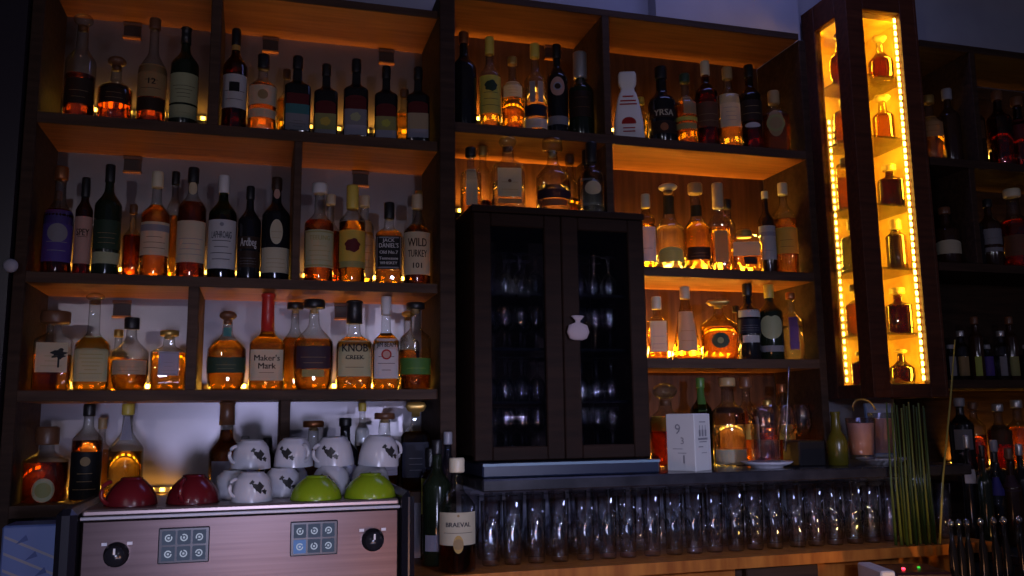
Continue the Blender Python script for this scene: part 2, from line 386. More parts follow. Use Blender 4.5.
row('top left shelf', DL[0], [
 (80, 14, 33, F_, 'broad', 'c', 'd', .42, (.16, 1.3, 'clear', 'ball'), [L(80, 104, 'dbrown', .8, n=2, ink='tan')], 'tall decanter with glass ball stopper'),
 (116, 57, 37, F_, 'squat', 'c', 'd', .5, (.2, 1.3, 'brown', 'ball'), [L(86, 104, 'dbrown', .7, n=2, ink='tan')], 'squat round-shouldered decanter of dark spirit'),
 (152, 19, 31, F_, 'tall', 'c', 'd', .55, (.1, 1.2, 'brown', 'cap'), [L(67, 98, 'tan', .95, (('12', .45, .25),), 2), L(99, 111, 'dbrown', .9)], 'tall bottle, tan label above dark band', .5),
 (184, 28, 30, F_, 'tall', 'kg', None, 0, (.16, 1.1, 'black', 'wax'), [L(76, 104, 'pgreen', .95, n=4), L(106, 118, 'pgreen', .95, n=1)], 'dark green bottle with pale green label'),
 (231, 29, 27, F_, 'tall', 'b', 'd', .6, (.16, 1.15, 'black', 'cap'), [L(77, 109, 'white', .95, (('', 0, 0),), 2, em=('sq', .62, .14, 'black')), L(46, 51, 'gold', 1)], 'dark bottle, white label with black square'),
 (261, 55, 31, F_, 'round', 'c', 'o', .62, (.18, 1.2, 'black', 'cap'), [L(88, 106, 'cream', .95, em=('disc', .5, .25, 'tan')), L(110, 118, 'cream', .95)], 'amber whisky with split cream label'),
 (297, 57, 28, F_, 'square', 'k', None, 0, (.16, 1.1, 'black', 'cap'), [L(96, 106, 'wine', .9), L(106, 115, 'teal', .95), L(115, 130, 'grey', .95, n=3)], 'black square bottle with teal label'),
 (326, 65, 25, F_, 'square', 'k', None, 0, (.16, 1.1, 'black', 'cap'), [L(103, 115, 'wine', .9, sh='arch'), L(115, 130, 'olive', .95, em=('rose', .5, .3, 'yellow')), L(130, 135, 'grey', .95)], 'black square bottle, red and yellow fruit label'),
 (356, 60, 26, F_, 'square', 'k', None, 0, (.16, 1.1, 'black', 'cap'), [L(98, 111, 'wine', .9, sh='arch'), L(111, 126, 'grey', .95, em=('rose', .5, .3, 'pgreen')), L(126, 135, 'lav', .95)], 'black square bottle, red and grey label'),
 (386, 67, 24, F_, 'square', 'k', None, 0, (.16, 1.1, 'black', 'cap'), [L(106, 118, 'wine', .9, sh='arch'), L(118, 131, 'olive', .95, em=('rose', .5, .3, 'ygreen')), L(131, 138, 'lav', .95)], 'black square bottle, red and lime fruit label'),
 (418, 68, 24, F_, 'square', 'k', None, 0, (.16, 1.1, 'black', 'cap'), [L(104, 115, 'wine', .9, sh='arch'), L(115, 130, 'beige', .95), L(130, 138, 'lav', .95)], 'black square bottle, red and beige label'),
 (286, 70, 20, B_, 'round', 'c', 'a', .6, (.12, 1.2, 'brown', 'cap'), [], 'amber bottle half hidden in back row'),
 (404, 90, 22, B_, 'round', 'c', 'a', .6, (.12, 1.2, 'brown', 'cap'), [], 'amber bottle half hidden in back row')])
row('second left shelf', DL[1], [
 (32, 190, 20, B_, 'round', 'c', 'd', .4, (.1, 1.2, 'brown', 'cap'), [], 'dim clear bottle by the side panel'),
 (58, 167, 33, F_, 'broad', 'c', 'd', .6, (.12, 1.2, 'copper', 'cap'), [L(212, 262, 'violet', .95, n=3, ink='grey', em=('disc', .55, .18, 'grey'))], 'round bottle with violet label'),
 (83, 178, 19, F_, 'slim', 'b', 'd', .6, (.2, 1.1, 'black', 'cap'), [L(218, 250, 'salmon', .95, (('SPEY', .5, .3),), 1, 'dbrown'), L(250, 264, 'salmon', .95)], 'slim bottle with pink and white label'),
 (107, 165, 29, F_, 'tall', 'kg', None, 0, (.16, 1.1, 'black', 'cap'), [L(222, 250, 'dgreen', .95, n=3, ink='tan'), L(253, 264, 'pgreen', .95)], 'dark green bottle with cream foot band'),
 (132, 205, 20, B_, 'round', 'c', 'd', .6, (.12, 1.2, 'brown', 'cap'), [L(218, 236, 'tan', .7, sh='oval')], 'small amber bottle with round tan medallion'),
 (155, 172, 31, F_, 'round', 'c', 'o', .68, (.15, 1.15, 'cream', 'cap'), [L(224, 256, 'cream', .95, (('', 0, 0),), 3, em=('band', .82, .1, 'grey'))], 'whisky with cream cap and grey-striped cream label'),
 (173, 172, 16, B_, 'slim', 'c', 'a', .6, (.12, 1.2, 'black', 'cap'), [], 'slim amber bottle peeping from back row'),
 (191, 168, 31, F_, 'tall', 'c', 'd', .68, (.14, 1.15, 'black', 'cap'), [L(223, 263, 'cream', .95, n=4, ink='grey'), L(183, 196, 'cream', .95, sh='oval')], 'whisky with cream label and round neck seal'),
 (224, 176, 31, F_, 'tall', 'g', 'd', .6, (.17, 1.15, 'white', 'cap'), [L(222, 269, 'white', .95, (('LAPHROAIG', .68, .2),), 4, 'navy', em=('disc', .9, .04, 'grey'))], 'green bottle, white cap and white label'),
 (252, 187, 25, F_, 'tall', 'k', None, 0, (.14, 1.1, 'black', 'cap'), [L(238, 250, 'dbrown', .95, (('Ardbeg', .5, .95),), 0, 'white'), L(252, 268, 'dbrown', .9, (), 3, 'grey')], 'black bottle with white script lettering'),
 (276, 178, 30, F_, 'tall', 'k', None, 0, (.12, 1.1, 'dbrown', 'cap'), [L(222, 246, 'cream', .45, sh='oval', n=2, ink='tan'), L(249, 273, 'cream', .95, n=3, ink='tan'), L(190, 200, 'salmon', .7, sh='oval')], 'dark bottle with oval and square cream labels'),
 (319, 184, 31, F_, 'round', 'c', 'o', .62, (.1, 1.5, 'white', 'cap'), [L(232, 268, 'pgreen', .95, (('TEELING', .78, .17),), 4, 'olive', em=('frame', 0, 0, 'olive'))], 'whiskey with white cap and pale green label'),
 (330, 195, 22, B_, 'round', 'c', 'd', .6, (.11, 1.3, 'cream', 'cap'), [], 'dark bottle with cream cap in back row'),
 (352, 186, 28, F_, 'tall', 'c', 'a', .62, (.24, 1.35, 'yellow', 'cap'), [L(232, 262, 'yellow', .95, (('', 0, 0),), 0, 'brown', em=('rose', .5, .24, 'wine')), L(262, 268, 'olive', .9)], 'golden bourbon, yellow label with dark rose'),
 (364, 196, 20, B_, 'slim', 'c', 'p', .6, (.12, 1.2, 'cream', 'cap'), [L(222, 279, 'beige', .95, n=4, ink='tan')], 'bottle with long beige label behind'),
 (389, 203, 28, F_, 'square', 'c', 'a', .64, (.2, 1.1, 'black', 'cap'), [L(238, 270, 'black', 1, (('JACK', .86, .15), ("DANIEL'S", .70, .19), ('Old No.7', .5, .14), ('Tennessee', .32, .13), ('WHISKEY', .18, .12)), 0, 'white', em=('frame', 0, 0, 'grey'))], 'square bottle with black label and white lettering'),
 (417, 195, 28, F_, 'round', 'c', 'a', .66, (.16, 1.15, 'beige', 'cap'), [L(234, 275, 'cream', .95, (('WILD', .74, .28), ('TURKEY', .48, .24), ('101', .2, .18)), 0, 'dbrown')], 'bourbon with cream label and tall brown letters'),
 (431, 192, 14, B_, 'slim', 'c', 'a', .55, (.1, 1.2, 'gold', 'cap'), [], 'slim amber bottle in the back corner')])
row('third left shelf', DL[2], [
 (27, 318, 22, B_, 'round', 'c', 'a', .5, (.1, 1.2, 'brown', 'cap'), [], 'amber bottle in the dark corner'),
 (54, 312, 40, F_, 'cube', 'c', 'a', .45, (.15, 1.4, 'brown', 'flat'), [L(344, 373, 'cream', .88, (('', 0, 0),), 3, 'olive', em=('tree', .62, .22, 'black'))], 'square bottle, cream label with black tree', ),
 (93, 293, 38, F_, 'square', 'c', 'a', .55, (.12, 1.25, 'clear', 'ball'), [L(337, 382, 'pgreen', 1, (('', 0, 0),), 6, 'olive')], 'square whisky with large pale green label', .45),
 (118, 330, 24, B_, 'round', 'c', 'a', .55, (.12, 1.2, 'gold', 'cap'), [], 'short amber bottle glowing in back row'),
 (134, 318, 41, F_, 'bulb', 'c', 'a', .42, (.16, 1.4, 'black', 'cap'), [L(361, 375, 'beige', .85, n=2, ink='brown')], 'globe-shouldered bottle with narrow beige label', .5),
 (173, 331, 38, F_, 'cube', 'c', 'a', .62, (.14, 1.2, 'gold', 'cork'), [L(353, 376, 'lav', .6, n=3, ink='grey', em=('frame', 0, 0, 'grey'))], 'square decanter with lavender label'),
 (227, 311, 42, F_, 'flask', 'c', 'a', .62, (.17, 1.4, 'brown', 'ball'), [L(328, 337, 'teal', .8), L(358, 373, 'dgreen', 1.02, n=2, ink='olive')], 'round flask with dark green ribbon label'),
 (267, 290, 37, F_, 'square', 'c', 'a', .6, (.40, 1.05, 'red', 'wax'), [L(351, 381, 'cream', .98, (("Maker's", .72, .27), ('Mark', .46, .27)), 2, 'dbrown')], 'bourbon with dripping red wax neck', .46),
 (297, 303, 34, B_, 'flask', 'c', 'a', .6, (.12, 1.6, 'black', 'cork'), [], 'round flask behind the twin black-capped flasks'),
 (311, 300, 44, F_, 'flask', 'c', 'a', .56, (.15, 1.6, 'black', 'cork'), [L(347, 369, 'dpurple', .9, n=2, ink='tan'), L(370, 377, 'olive', .6)], 'flat flask with purple label and yellow strip', .5),
 (354, 301, 37, F_, 'square', 'c', 'a', .58, (.26, 1.25, 'black', 'wax'), [L(342, 377, 'pgreen', .98, (('KNOB', .78, .32), ('CREEK', .52, .17)), 2, 'black')], 'square bourbon with large black letters', .5),
 (387, 293, 28, F_, 'square', 'c', 'a', .6, (.2, 1.1, 'white', 'cap'), [L(340, 379, 'white', .98, (('JIM BEAM', .84, .16),), 3, 'dbrown', em=('ring', .6, .13, 'red', 'salmon'))], 'bourbon, white label with red round seal', .5),
 (408, 311, 24, B_, 'round', 'c', 'a', .5, (.12, 1.3, 'gold', 'ball'), [], 'gold-stoppered bottle in back row'),
 (418, 303, 33, F_, 'round', 'c', 'p', .32, (.12, 1.3, 'black', 'cork'), [L(359, 375, 'green', 1, n=1, ink='lime')], 'clear bottle with bright green band label')])
row('bottom left shelf', DL[3], [
 (43, 427, 50, F_, 'squat', 'c', 'd', .52, (.24, 1.55, 'brown', 'cap'), [L(479, 503, 'pgreen', .5, sh='oval', em=('disc', .5, .32, 'olive'))], 'squat wide-capped bottle with round medallion', .55),
 (87, 404, 34, F_, 'tall', 'c', 'a', .62, (.13, 1.2, 'black', 'cap'), [L(453, 500, 'black', 1, (('', 0, 0),), 3, 'tan', em=('disc', .8, .1, 'tan'))], 'amber bottle with tall black label'),
 (101, 418, 22, B_, 'round', 'c', 'a', .6, (.14, 1.2, 'tan', 'cap'), [], 'amber bottle with tan cap behind'),
 (126, 404, 38, F_, 'bulb', 'c', 'p', .5, (.12, 1.2, 'yellow', 'cap'), [L(417, 441, 'lav', .9, sh='tri')], 'pale bottle with triangular neck label', .5),
 (226, 398, 36, F_, 'broad', 'c', 'o', .7, (.25, 1.15, 'brown', 'wax'), [L(462, 484, 'lav', .7)], 'amber bottle with long brown neck', .45),
 (245, 436, 16, B_, 'slim', 'c', 'p', .5, (.2, 1.2, 'clear', 'cap'), [], 'small clear bottle behind the cups'),
 (267, 438, 18, B_, 'slim', 'k', None, 0, (.2, 1.3, 'black', 'cap'), [], 'small dark capped bottle behind the cups'),
 (313, 421, 36, F_, 'squat', 'c', 'o', .6, (.14, 1.4, 'copper', 'cork'), [], 'round orange bottle with cork stopper'),
 (345, 418, 28, F_, 'broad', 'k', None, 0, (.12, 1.2, 'black', 'cap'), [], 'black round-shouldered bottle'),
 (362, 403, 15, B_, 'slim', 'c', 'a', .5, (.1, 1.2, 'yellow', 'cap'), [], 'slim clear bottle with yellow cap'),
 (388, 413, 33, F_, 'broad', 'c', 'a', .68, (.13, 1.3, 'brown', 'cork'), [L(455, 476, 'lav', .8, n=2, ink='navy')], 'amber bottle with lavender label'),
 (419, 402, 32, F_, 'cube', 'c', 'a', .66, (.17, 1.4, 'gold', 'fan'), [L(443, 478, 'navy', .95, (('', 0, 0),), 3, 'grey')], 'fan-stoppered decanter with black label', .6)])
row('top middle shelf', DM[0], [
 (464, 33, 26, F_, 'tall', 'k', None, 0, (.12, 1.2, 'copper', 'cap'), [], 'dark bottle with copper cap'),
 (490, 38, 22, F_, 'round', 'c', 'p', .5, (.18, 1.2, 'yellow', 'cap'), [L(78, 114, 'ygreen', .98, n=3, ink='dgreen', em=('rose', .72, .16, 'dgreen'))], 'bottle with lime label and yellow cap'),
 (514, 58, 24, F_, 'round', 'c', 'a', .45, (.1, 1.2, 'gold', 'cap'), [L(83, 99, 'cream', .7, n=3, ink='copper')], 'small amber-lit bottle with cream label'),
 (539, 45, 24, F_, 'round', 'c', 'w', .5, (.15, 1.2, 'yellow', 'cap'), [L(84, 104, 'grey', .9, sh='col'), L(106, 117, 'navy', .95), L(119, 128, 'white', .95)], 'clear bottle with two silver label columns'),
 (563, 46, 23, F_, 'tall', 'k', None, 0, (.15, 1.2, 'black', 'cap'), [L(80, 98, 'salmon', .7, sh='oval', em=('ring', .5, .22, 'lav', 'dbrown')), L(117, 125, 'grey', .95)], 'dark bottle with white oval label'),
 (587, 54, 27, F_, 'round', 'kg', None, 0, (.3, 1.5, 'silver', 'cap'), [L(82, 118, 'dbrown', .7, n=2, ink='brown')], 'silver-capped dark bottle', .55)])
row('top right shelf', DM[0], [
 (641, 98, 14, B_, 'slim', 'c', 'p', .6, (.12, 1.2, 'yellow', 'cap'), [], 'small yellow bottle behind white flask'),
 (665, 68, 27, F_, 'broad', 'k', None, 0, (.16, 1.15, 'black', 'cap'), [L(111, 119, 'dbrown', .98, (('YRSA', .5, 1.0),), 0, 'cream'), L(122, 134, 'dbrown', .8, em=('disc', .5, .3, 'copper'))], 'dark bottle with four cream letters'),
 (688, 75, 22, F_, 'round', 'c', 'a', .6, (.12, 1.3, 'dgreen', 'cap'), [L(98, 116, 'tan', .5, cx=.4), L(118, 122, 'lime', .95), L(124, 130, 'olive', .8)], 'amber bottle with green band'),
 (706, 62, 22, F_, 'tall', 'b', 'd', .6, (.16, 1.2, 'cream', 'cap'), [L(104, 128, 'brown', .95, n=2, ink='tan')], 'brown bottle with cream cap'),
 (728, 68, 24, F_, 'tall', 'c', 'p', .4, (.14, 1.2, 'tan', 'cap'), [L(96, 128, 'cream', .7, (('', 0, 0),), 4, 'grey')], 'glowing bottle with tall cream label', .6),
 (749, 66, 21, F_, 'tall', 'b', 'd', .6, (.14, 1.2, 'black', 'cap'), [L(95, 122, 'dbrown', .95, n=2, ink='tan'), L(124, 129, 'white', .7, sh='oval')], 'dark tall bottle with white spot label'),
 (775, 92, 27, F_, 'flask', 'y', 'a', .62, (.2, 1.5, 'tan', 'cap'), [L(111, 136, 'tan', .75, sh='oval', em=('ring', .5, .32, 'olive', 'tan'))], 'round decanter embossed with a circle', .6)])
row('black cabinet top', CT, [
 (465, 148, 21, .02, 'square', 'c', 'p', .4, (.13, 1.5, 'black', 'cap'), [L(170, 206, 'cream', .6)], 'clear bottle, black cap and cream label'),
 (483, 139, 17, .12, 'slim', 'c', 'd', .3, (.12, 1.2, 'gold', 'cap'), [], 'slim gold-capped bottle'),
 (508, 133, 33, .0, 'square', 'c', 'w', .4, (.2, 1.25, 'clear', 'ball'), [L(171, 198, 'cream', .78, n=2, ink='tan', em=('disc', .55, .06, 'brown')), L(200, 204, 'tan', .78)], 'square glass-stoppered bottle, cream label'),
 (553, 137, 35, .0, 'bulb', 'c', 'w', .4, (.22, 1.5, 'clear', 'cork'), [L(191, 199, 'dpurple', .9), L(200, 206, 'copper', .6)], 'clear round decanter with red-lit foot', .5),  # copper patch colours in the reddish light at the foot
 (580, 150, 22, .14, 'round', 'c', 'a', .4, (.12, 1.2, 'brown', 'cap'), [], 'dim amber bottle in back'),
 (592, 141, 24, .0, 'round', 'c', 'w', .5, (.26, 1.3, 'black', 'cap'), [L(183, 196, 'cream', .7, sh='oval')], 'bottle, black cap and small oval label'),
 (607, 147, 19, .08, 'square', 'kb', None, 0, (.2, 1.3, 'black', 'cap'), [L(180, 206, 'grey', .85, n=1, em=('frame', 0, 0, 'lav'))], 'dark bottle with framed grey label')])
row('second right shelf', DM[1], [
 (650, 195, 18, F_, 'slim', 'y', 'p', .6, (.18, 1.1, 'cream', 'cap'), [L(228, 262, 'white', .95, n=1, ink='grey')], 'slim bottle with tall white label'),
 (669, 184, 30, F_, 'broad', 'c', 'w', .5, (.12, 1.3, 'cream', 'ball'), [L(248, 262, 'olive', .7, sh='arch'), L(197, 215, 'black', .8)], 'clear bottle with black neck band', .45),
 (697, 184, 28, F_, 'broad', 'c', 'p', .55, (.12, 1.3, 'tan', 'cap'), [L(248, 260, 'dbrown', .7, n=2, ink='tan'), L(206, 217, 'black', .9)], 'golden bottle with small black label', .45),
 (722, 184, 20, F_, 'cube', 'c', 'p', .5, (.28, 1.6, 'beige', 'cap'), [L(232, 262, 'tan', .7)], 'square bottle with long ribbed cap', .55),
 (729, 200, 14, B_, 'slim', 'c', 'a', .5, (.12, 1.2, 'black', 'cap'), [], 'slim amber bottle in back row'),
 (746, 231, 33, F_, 'case', 'c', 'p', .7, (.16, .9, 'gold', 'cap'), [L(243, 256, 'cream', .85), L(257, 264, 'dbrown', .4, cx=.2)], 'squat glowing flat bottle with white label'),
 (769, 192, 17, F_, 'tall', 'kb', None, 0, (.09, 1.2, 'cream', 'cap'), [L(227, 233, 'white', .95), L(233, 237, 'lav', .95), L(237, 260, 'white', .95, n=1, ink='grey')], 'dark slim bottle with tall white label'),
 (789, 184, 23, F_, 'tall', 'c', 'a', .6, (.13, 1.2, 'cream', 'cap'), [L(229, 254, 'yellow', .98, n=2, ink='brown')], 'amber bottle with yellow cream label')])
row('third right shelf', DM[2], [
 (657, 297, 19, F_, 'square', 'y', 'p', .5, (.2, 1.4, 'cream', 'cap'), [L(322, 352, 'cream', .9, n=2, ink='grey')], 'pale bottle with cream label'),
 (686, 287, 29, F_, 'cone', 'y', 'p', .62, (.17, 1.1, 'beige', 'cap'), [L(312, 351, 'beige', .75, n=2, ink='tan')], 'cone-shaped bottle with long label'),
 (719, 300, 36, F_, 'flask', 'y', 'p', .55, (.14, 1.6, 'gold', 'fan'), [L(333, 348, 'dgreen', .62, sh='oval', em=('disc', .5, .2, 'olive'))], 'round flask with dark green oval label', .55),
 (737, 306, 16, B_, 'round', 'c', 'a', .5, (.12, 1.2, 'black', 'cap'), [], 'amber bottle in back row'),
 (749, 284, 22, F_, 'round', 'k', None, 0, (.16, 1.2, 'black', 'cap'), [L(311, 318, 'silver', .9), L(320, 334, 'navy', .95, n=3, ink='grey'), L(336, 343, 'silver', .6)], 'black bottle with silver bands', .62),
 (774, 280, 23, F_, 'tall', 'kg', None, 0, (.18, 1.2, 'yellow', 'cap'), [L(316, 342, 'pgreen', .95, sh='heart'), L(346, 352, 'grey', .9)], 'dark bottle with heart-shaped cream label'),
 (796, 293, 21, F_, 'tall', 'c', 'w', .5, (.1, 1.2, 'copper', 'cap'), [L(318, 350, 'violet', .3)], 'clear bottle with violet strip', .55)])  # violet patch on the last bottle paints a purple glare
row('right counter behind box', DM[3], [
 (666, 383, 32, .06, 'broad', 'c', 'd', .6, (.28, 1.5, 'clear', 'ball'), [L(417, 432, 'yellow', .85)], 'bottle with glass stopper and yellow label', .55),
 (702, 378, 20, .12, 'tall', 'g', 'p', .5, (.12, 1.2, 'green', 'cap'), [L(388, 412, 'green', .8)], 'green-necked bottle'),
 (729, 378, 30, .06, 'broad', 'c', 'w', .45, (.1, 1.3, 'tan', 'cap'), [L(408, 414, 'dbrown', .8), L(450, 466, 'cream', .95)], 'clear bottle with cream foot label', .6),
 (752, 377, 24, .14, 'round', 'c', 'a', .6, (.13, 1.4, 'brown', 'cap'), [L(425, 440, 'yellow', .8)], 'amber bottle behind the mixing glass'),
 (776, 400, 22, .14, 'round', 'c', 'o', .55, (.12, 1.2, 'gold', 'cap'), [L(440, 458, 'cream', .9)], 'short amber bottle behind bar spoon'),
 (806, 384, 22, .16, 'round', 'c', 'o', .5, (.12, 1.2, 'copper', 'cap'), [L(425, 440, 'yellow', .9)], 'amber bottle with yellow label')], 'bottles on the right counter')
# white flask-shaped bottle with red print on the top right shelf
def white_flask():
    p = at(628, 134, F_); t = empty('ceramic_bottle', (p.x + .003, F_, DM[0]), -.35)
    tag(t, 'white flask-shaped ceramic bottle with red print, leftmost on top right shelf', 'bottle')
    H = at(628, 73, F_).z - DM[0]; mb = MB(); s = H / 63
    sec = [(0, 16.5), (2, 17), (20, 15.5), (38, 11.5), (44, 9.2), (46, 7.6), (49, 7.2), (52, 9.4), (55, 9.8), (61, 9.6), (63, 8.4)]
    mb.loft([(z * s, r * s * .78) for z, r in sec], OP['w'], 5, .5, 24); mb.build('glass_body', t)
    P = [(z * s, r * s * .78) for z, r in sec]; lm = MB(); im = pmat('red')
    for w_, zz in ((.5, 40), (.72, 36), (.8, 33)): patch(lm, P, 5, .5, -9*s*w_, 9*s*w_, zz*s, (zz+1.3)*s, im, .001, 6, 1)
    blob(lm, P, 5, .5, 0, 17*s, lambda a: (6*s*math.cos(a), 5*s*max(-.2, math.sin(a))), im, .001)
    for zz in (9, 12): patch(lm, P, 5, .5, -5*s, 5*s, zz*s, (zz+1)*s, im, .001, 6, 1)
    lm.build('printed_mark', t)
white_flask()

# ------------------------------------------------------------------ shelving units
W_dark = wood('dark walnut', (.022, .011, .007), (.05, .026, .016), rough=.7)
W_shaded = wood('shaded board wood', (.04, .022, .015), (.075, .042, .028), rough=.7)  # shaded copy of the board wood, for unlit fronts and dividers
W_board = wood('shelf board wood', (.17, .065, .02), (.27, .11, .035))
W_panel = mottled('grey brown back panel', (.22, .205, .225), (.27, .25, .275), 4, .33, .82)
W_panel_m = wood('brown back panel', (.04, .018, .009), (.085, .038, .018), (14, 1.2, 1.2))
YB = .27
AMB = (1, .43, .05)
def area(name, loc, sx, sy, power, color, rot):
    ld = bpy.data.lights.new(name, 'AREA'); ld.shape = 'RECTANGLE'; ld.size = sx; ld.size_y = sy; ld.energy = power; ld.color = color
    o = bpy.data.objects.new(name, ld); col.objects.link(o); o.location = loc; o.rotation_euler = rot
    return o
def strip(x0, x1, deck, power, bead=14., label='', big=False):
    """amber LED strip lying along the back of a shelf deck: a channel with beads, and the light it gives"""
    yb_ = YB - .0125 if 'cabinet' in label else YB - .0005
    h = max(.004, (deck - 1.5) / 2.5 * (yb_ + .02) + .003)      # the tape is stuck along the foot of the back panel
    bh = .016 if big else .010
    mb = MB(); mb.box(x0 + .004, x1 - .004, yb_ - .003, yb_, deck + h, deck + h + bh + .004, plain((.5, .45, .35), .5))
    n = int((x1 - x0) / .030)
    for i in range(n):
        x = x0 + .012 + (x1 - x0 - .024) * (i + .5) / n
        mb.box(x - .006, x + .006, yb_ - .006, yb_ - .003, deck + h + .002, deck + h + .002 + bh, glow((1, .50, .06), bead))
    o = mb.build('led_strip'); tag(o, label, 'led strip', 'amber led strips along the shelf backs')
    a = area('strip_light', ((x0 + x1) / 2, yb_ - .022, deck + h + .012), x1 - x0 - .02, .008, .26 * power * (x1 - x0), AMB, (math.radians(180 - 30), 0, 0))
    a.data.spread = math.radians(80)
ul = empty('shelving_unit', (0, 0, 0)); tag(ul, 'dark wooden back-bar shelving unit holding the left rows of bottles', 'shelving unit')
um = empty('shelving_unit', (0, 0, 0)); tag(um, 'taller wooden back-bar shelving unit behind the black glass cabinet', 'shelving unit')
def brd(unit, x0, x1, z1, th, nm='shelf', y0=0, mt=None):
    mb = MB(); mb.box(x0, x1, y0 + .004, YB, z1 - th, z1, mt or W_board, 0); o = mb.build(nm, unit)
    mb = MB(); mb.box(x0, x1, y0, y0 + .004, z1 - th, z1, mt or W_shaded, 0); mb.build('edge_shading', o); return o  # front strip carries the shade of the unlit board edge in its colour
def vert(unit, x0, x1, z0, z1, nm='divider', y0=0, mt=None):
    mb = MB(); mb.box(x0, x1, y0, YB, z0, z1, mt or W_shaded, .002); return mb.build(nm, unit)
XL, XR = -.587, .500
vert(ul, XL - .03, XL, 0, 2.75, 'side_panel', mt=W_dark)
brd(ul, XL, XR, 2.748, .024, 'top_board')
for d, th in ((DL[0], .03), (DL[1], .028), (DL[2], .028)): brd(ul, XL, XR, d, th)
brd(ul, XL, XR, DL[3], .03)
vert(ul, -.158, -.130, DL[0], 2.724); vert(ul, .082, .104, DL[1], DL[0]-.03); vert(ul, -.188, -.160, DL[2], DL[1]-.028); vert(ul, .062, .088, DL[3], DL[2]-.028)
mb = MB(); mb.box(XL, XR, YB, YB + .012, .95, 2.724, W_panel); mb.build('back_panel', ul)
vert(um, .501, .548, 1.1206, 2.80, 'side_panel', -.03, W_dark)
vert(um, 1.785, 1.812, DM[3] + .0006, 2.80, 'side_panel', 0, W_dark)
brd(um, .548, 1.785, 2.823, .022, 'top_board')
brd(um, .548, 1.785, DM[0], .03)
brd(um, 1.1, 1.785, DM[1], .03); brd(um, 1.1, 1.785, DM[2], .03)
vert(um, 1.045, 1.070, DM[0], 2.801); vert(um, 1.045, 1.070, CT+.002, DM[0]-.03)
mb = MB(); mb.box(.548, 1.785, YB, YB + .012, DM[3] + .0006, 2.801, W_panel_m); mb.build('back_panel', um)
# strip clips: small dark brackets high on the back panel
def clip(px, py, un):
    p = at(px, py, YB - .0125); p.z = min(p.z, un - .0075); mb = MB()
    mb.box(-.026, .026, 0, .012, -.004, .006, plain(CC['brown'], .5), .001); mb.box(-.026, .026, -.004, .012, -.046, -.040, plain((.3, .12, .03), .4), .001)
    mb.box(-.024, .024, .006, .012, -.04, -.004, plain(CC['dbrown'], .5))
    t = mb.build('bracket', None, p); return t
for i, (px, py, wh, un) in enumerate(((133, 14, 'top left shelf, left bay', 2.724), (271, 30, 'top left shelf, right bay near divider', 2.724), (387, 45, 'top left shelf, right bay far end', 2.724), (133, 152, 'second left shelf, left bay', 2.3), (361, 172, 'second left shelf, right bay', 2.3), (122, 302, 'third left shelf, left bay', 1.868), (343, 302, 'third left shelf, right bay', 1.868), (552, 43, 'top middle shelf', 2.801))):
    tag(clip(px, py, un), 'small brown bracket on the back panel above the ' + wh, 'bracket', 'brackets on the back panels')
strip(XL + .01, -.16, DL[0], 2.6, 12, 'amber led strip behind bottles, top left shelf, left bay')
strip(-.128, XR - .005, DL[0], 5.5, 6, 'amber led strip behind bottles, top left shelf, right bay')
strip(XL + .01, .080, DL[1], 3.2, 16, 'amber led strip behind bottles, second left shelf, left bay')
strip(.106, XR - .005, DL[1], 5, 45, 'amber led strip behind bottles, second left shelf, right bay')
strip(XL + .01, -.19, DL[2], 4, 55, 'amber led strip behind bottles, third left shelf, left bay')
strip(-.158, XR - .005, DL[2], 5.5, 60, 'amber led strip behind bottles, third left shelf, right bay')
strip(XL + .01, -.2, DL[3], 2.2, 14, 'amber led strip behind bottles, bottom left shelf')
strip(.552, 1.043, DM[0], 8, 20, 'amber led strip behind bottles, top middle shelf')
strip(1.072, 1.78, DM[0], 4.5, 22, 'amber led strip behind bottles, top right shelf')
strip(.60, 1.04, CT + .002, 10, 20, 'amber led strip behind bottles on the black cabinet')
strip(1.102, 1.78, DM[1], 17, 260, 'amber led strip behind bottles, second right shelf', True)
strip(1.102, 1.78, DM[2], 20, 260, 'amber led strip behind bottles, third right shelf', True)
strip(1.12, 1.78, DM[3], 9, 40, 'amber led strip at the back of the right counter')

# ------------------------------------------------------------------ black glass cabinet with wine glasses
K_wood = wood('blackened wood', (.011, .0045, .0025), (.022, .009, .005), rough=.75)
cb = empty('display_cabinet', (.572, 0, 1.385)); tag(cb, 'blackened two-door glass cabinet of stemware between the bottle shelves', 'cabinet')
X0, X1, Yf, Z0, Z1 = 0, .525, -.15, 0, CT - 1.385
def cbox(nm, x0, x1, y0, y1, z0, z1, mt=K_wood, parent=cb, bev=.002):
    q = MB(); q.box(x0, x1, y0, y1, z0, z1, mt, bev); return q.build(nm, parent)
cbox('side_panel', X0, X0 + .018, Yf + .02, YB - .01, Z0, Z1); cbox('side_panel', X1 - .018, X1, Yf + .02, YB - .01, Z0, Z1)
cbox('top_board', X0 - .004, X1 + .004, Yf, YB - .01, Z1 - .02, Z1); cbox('bottom_board', X0, X1, Yf + .02, YB - .01, Z0, Z0 + .018)
cbox('back_panel', X0 + .018, X1 - .018, YB - .02, YB - .01, Z0 + .018, Z1 - .02)
shz = (.018, .165, .315, .475)
for z in shz[1:]: cbox('shelf', X0 + .018, X1 - .018, Yf + .03, YB - .02, z - .008, z, shell('cabinet shelf glass', (.6, .65, .7)), bev=0)
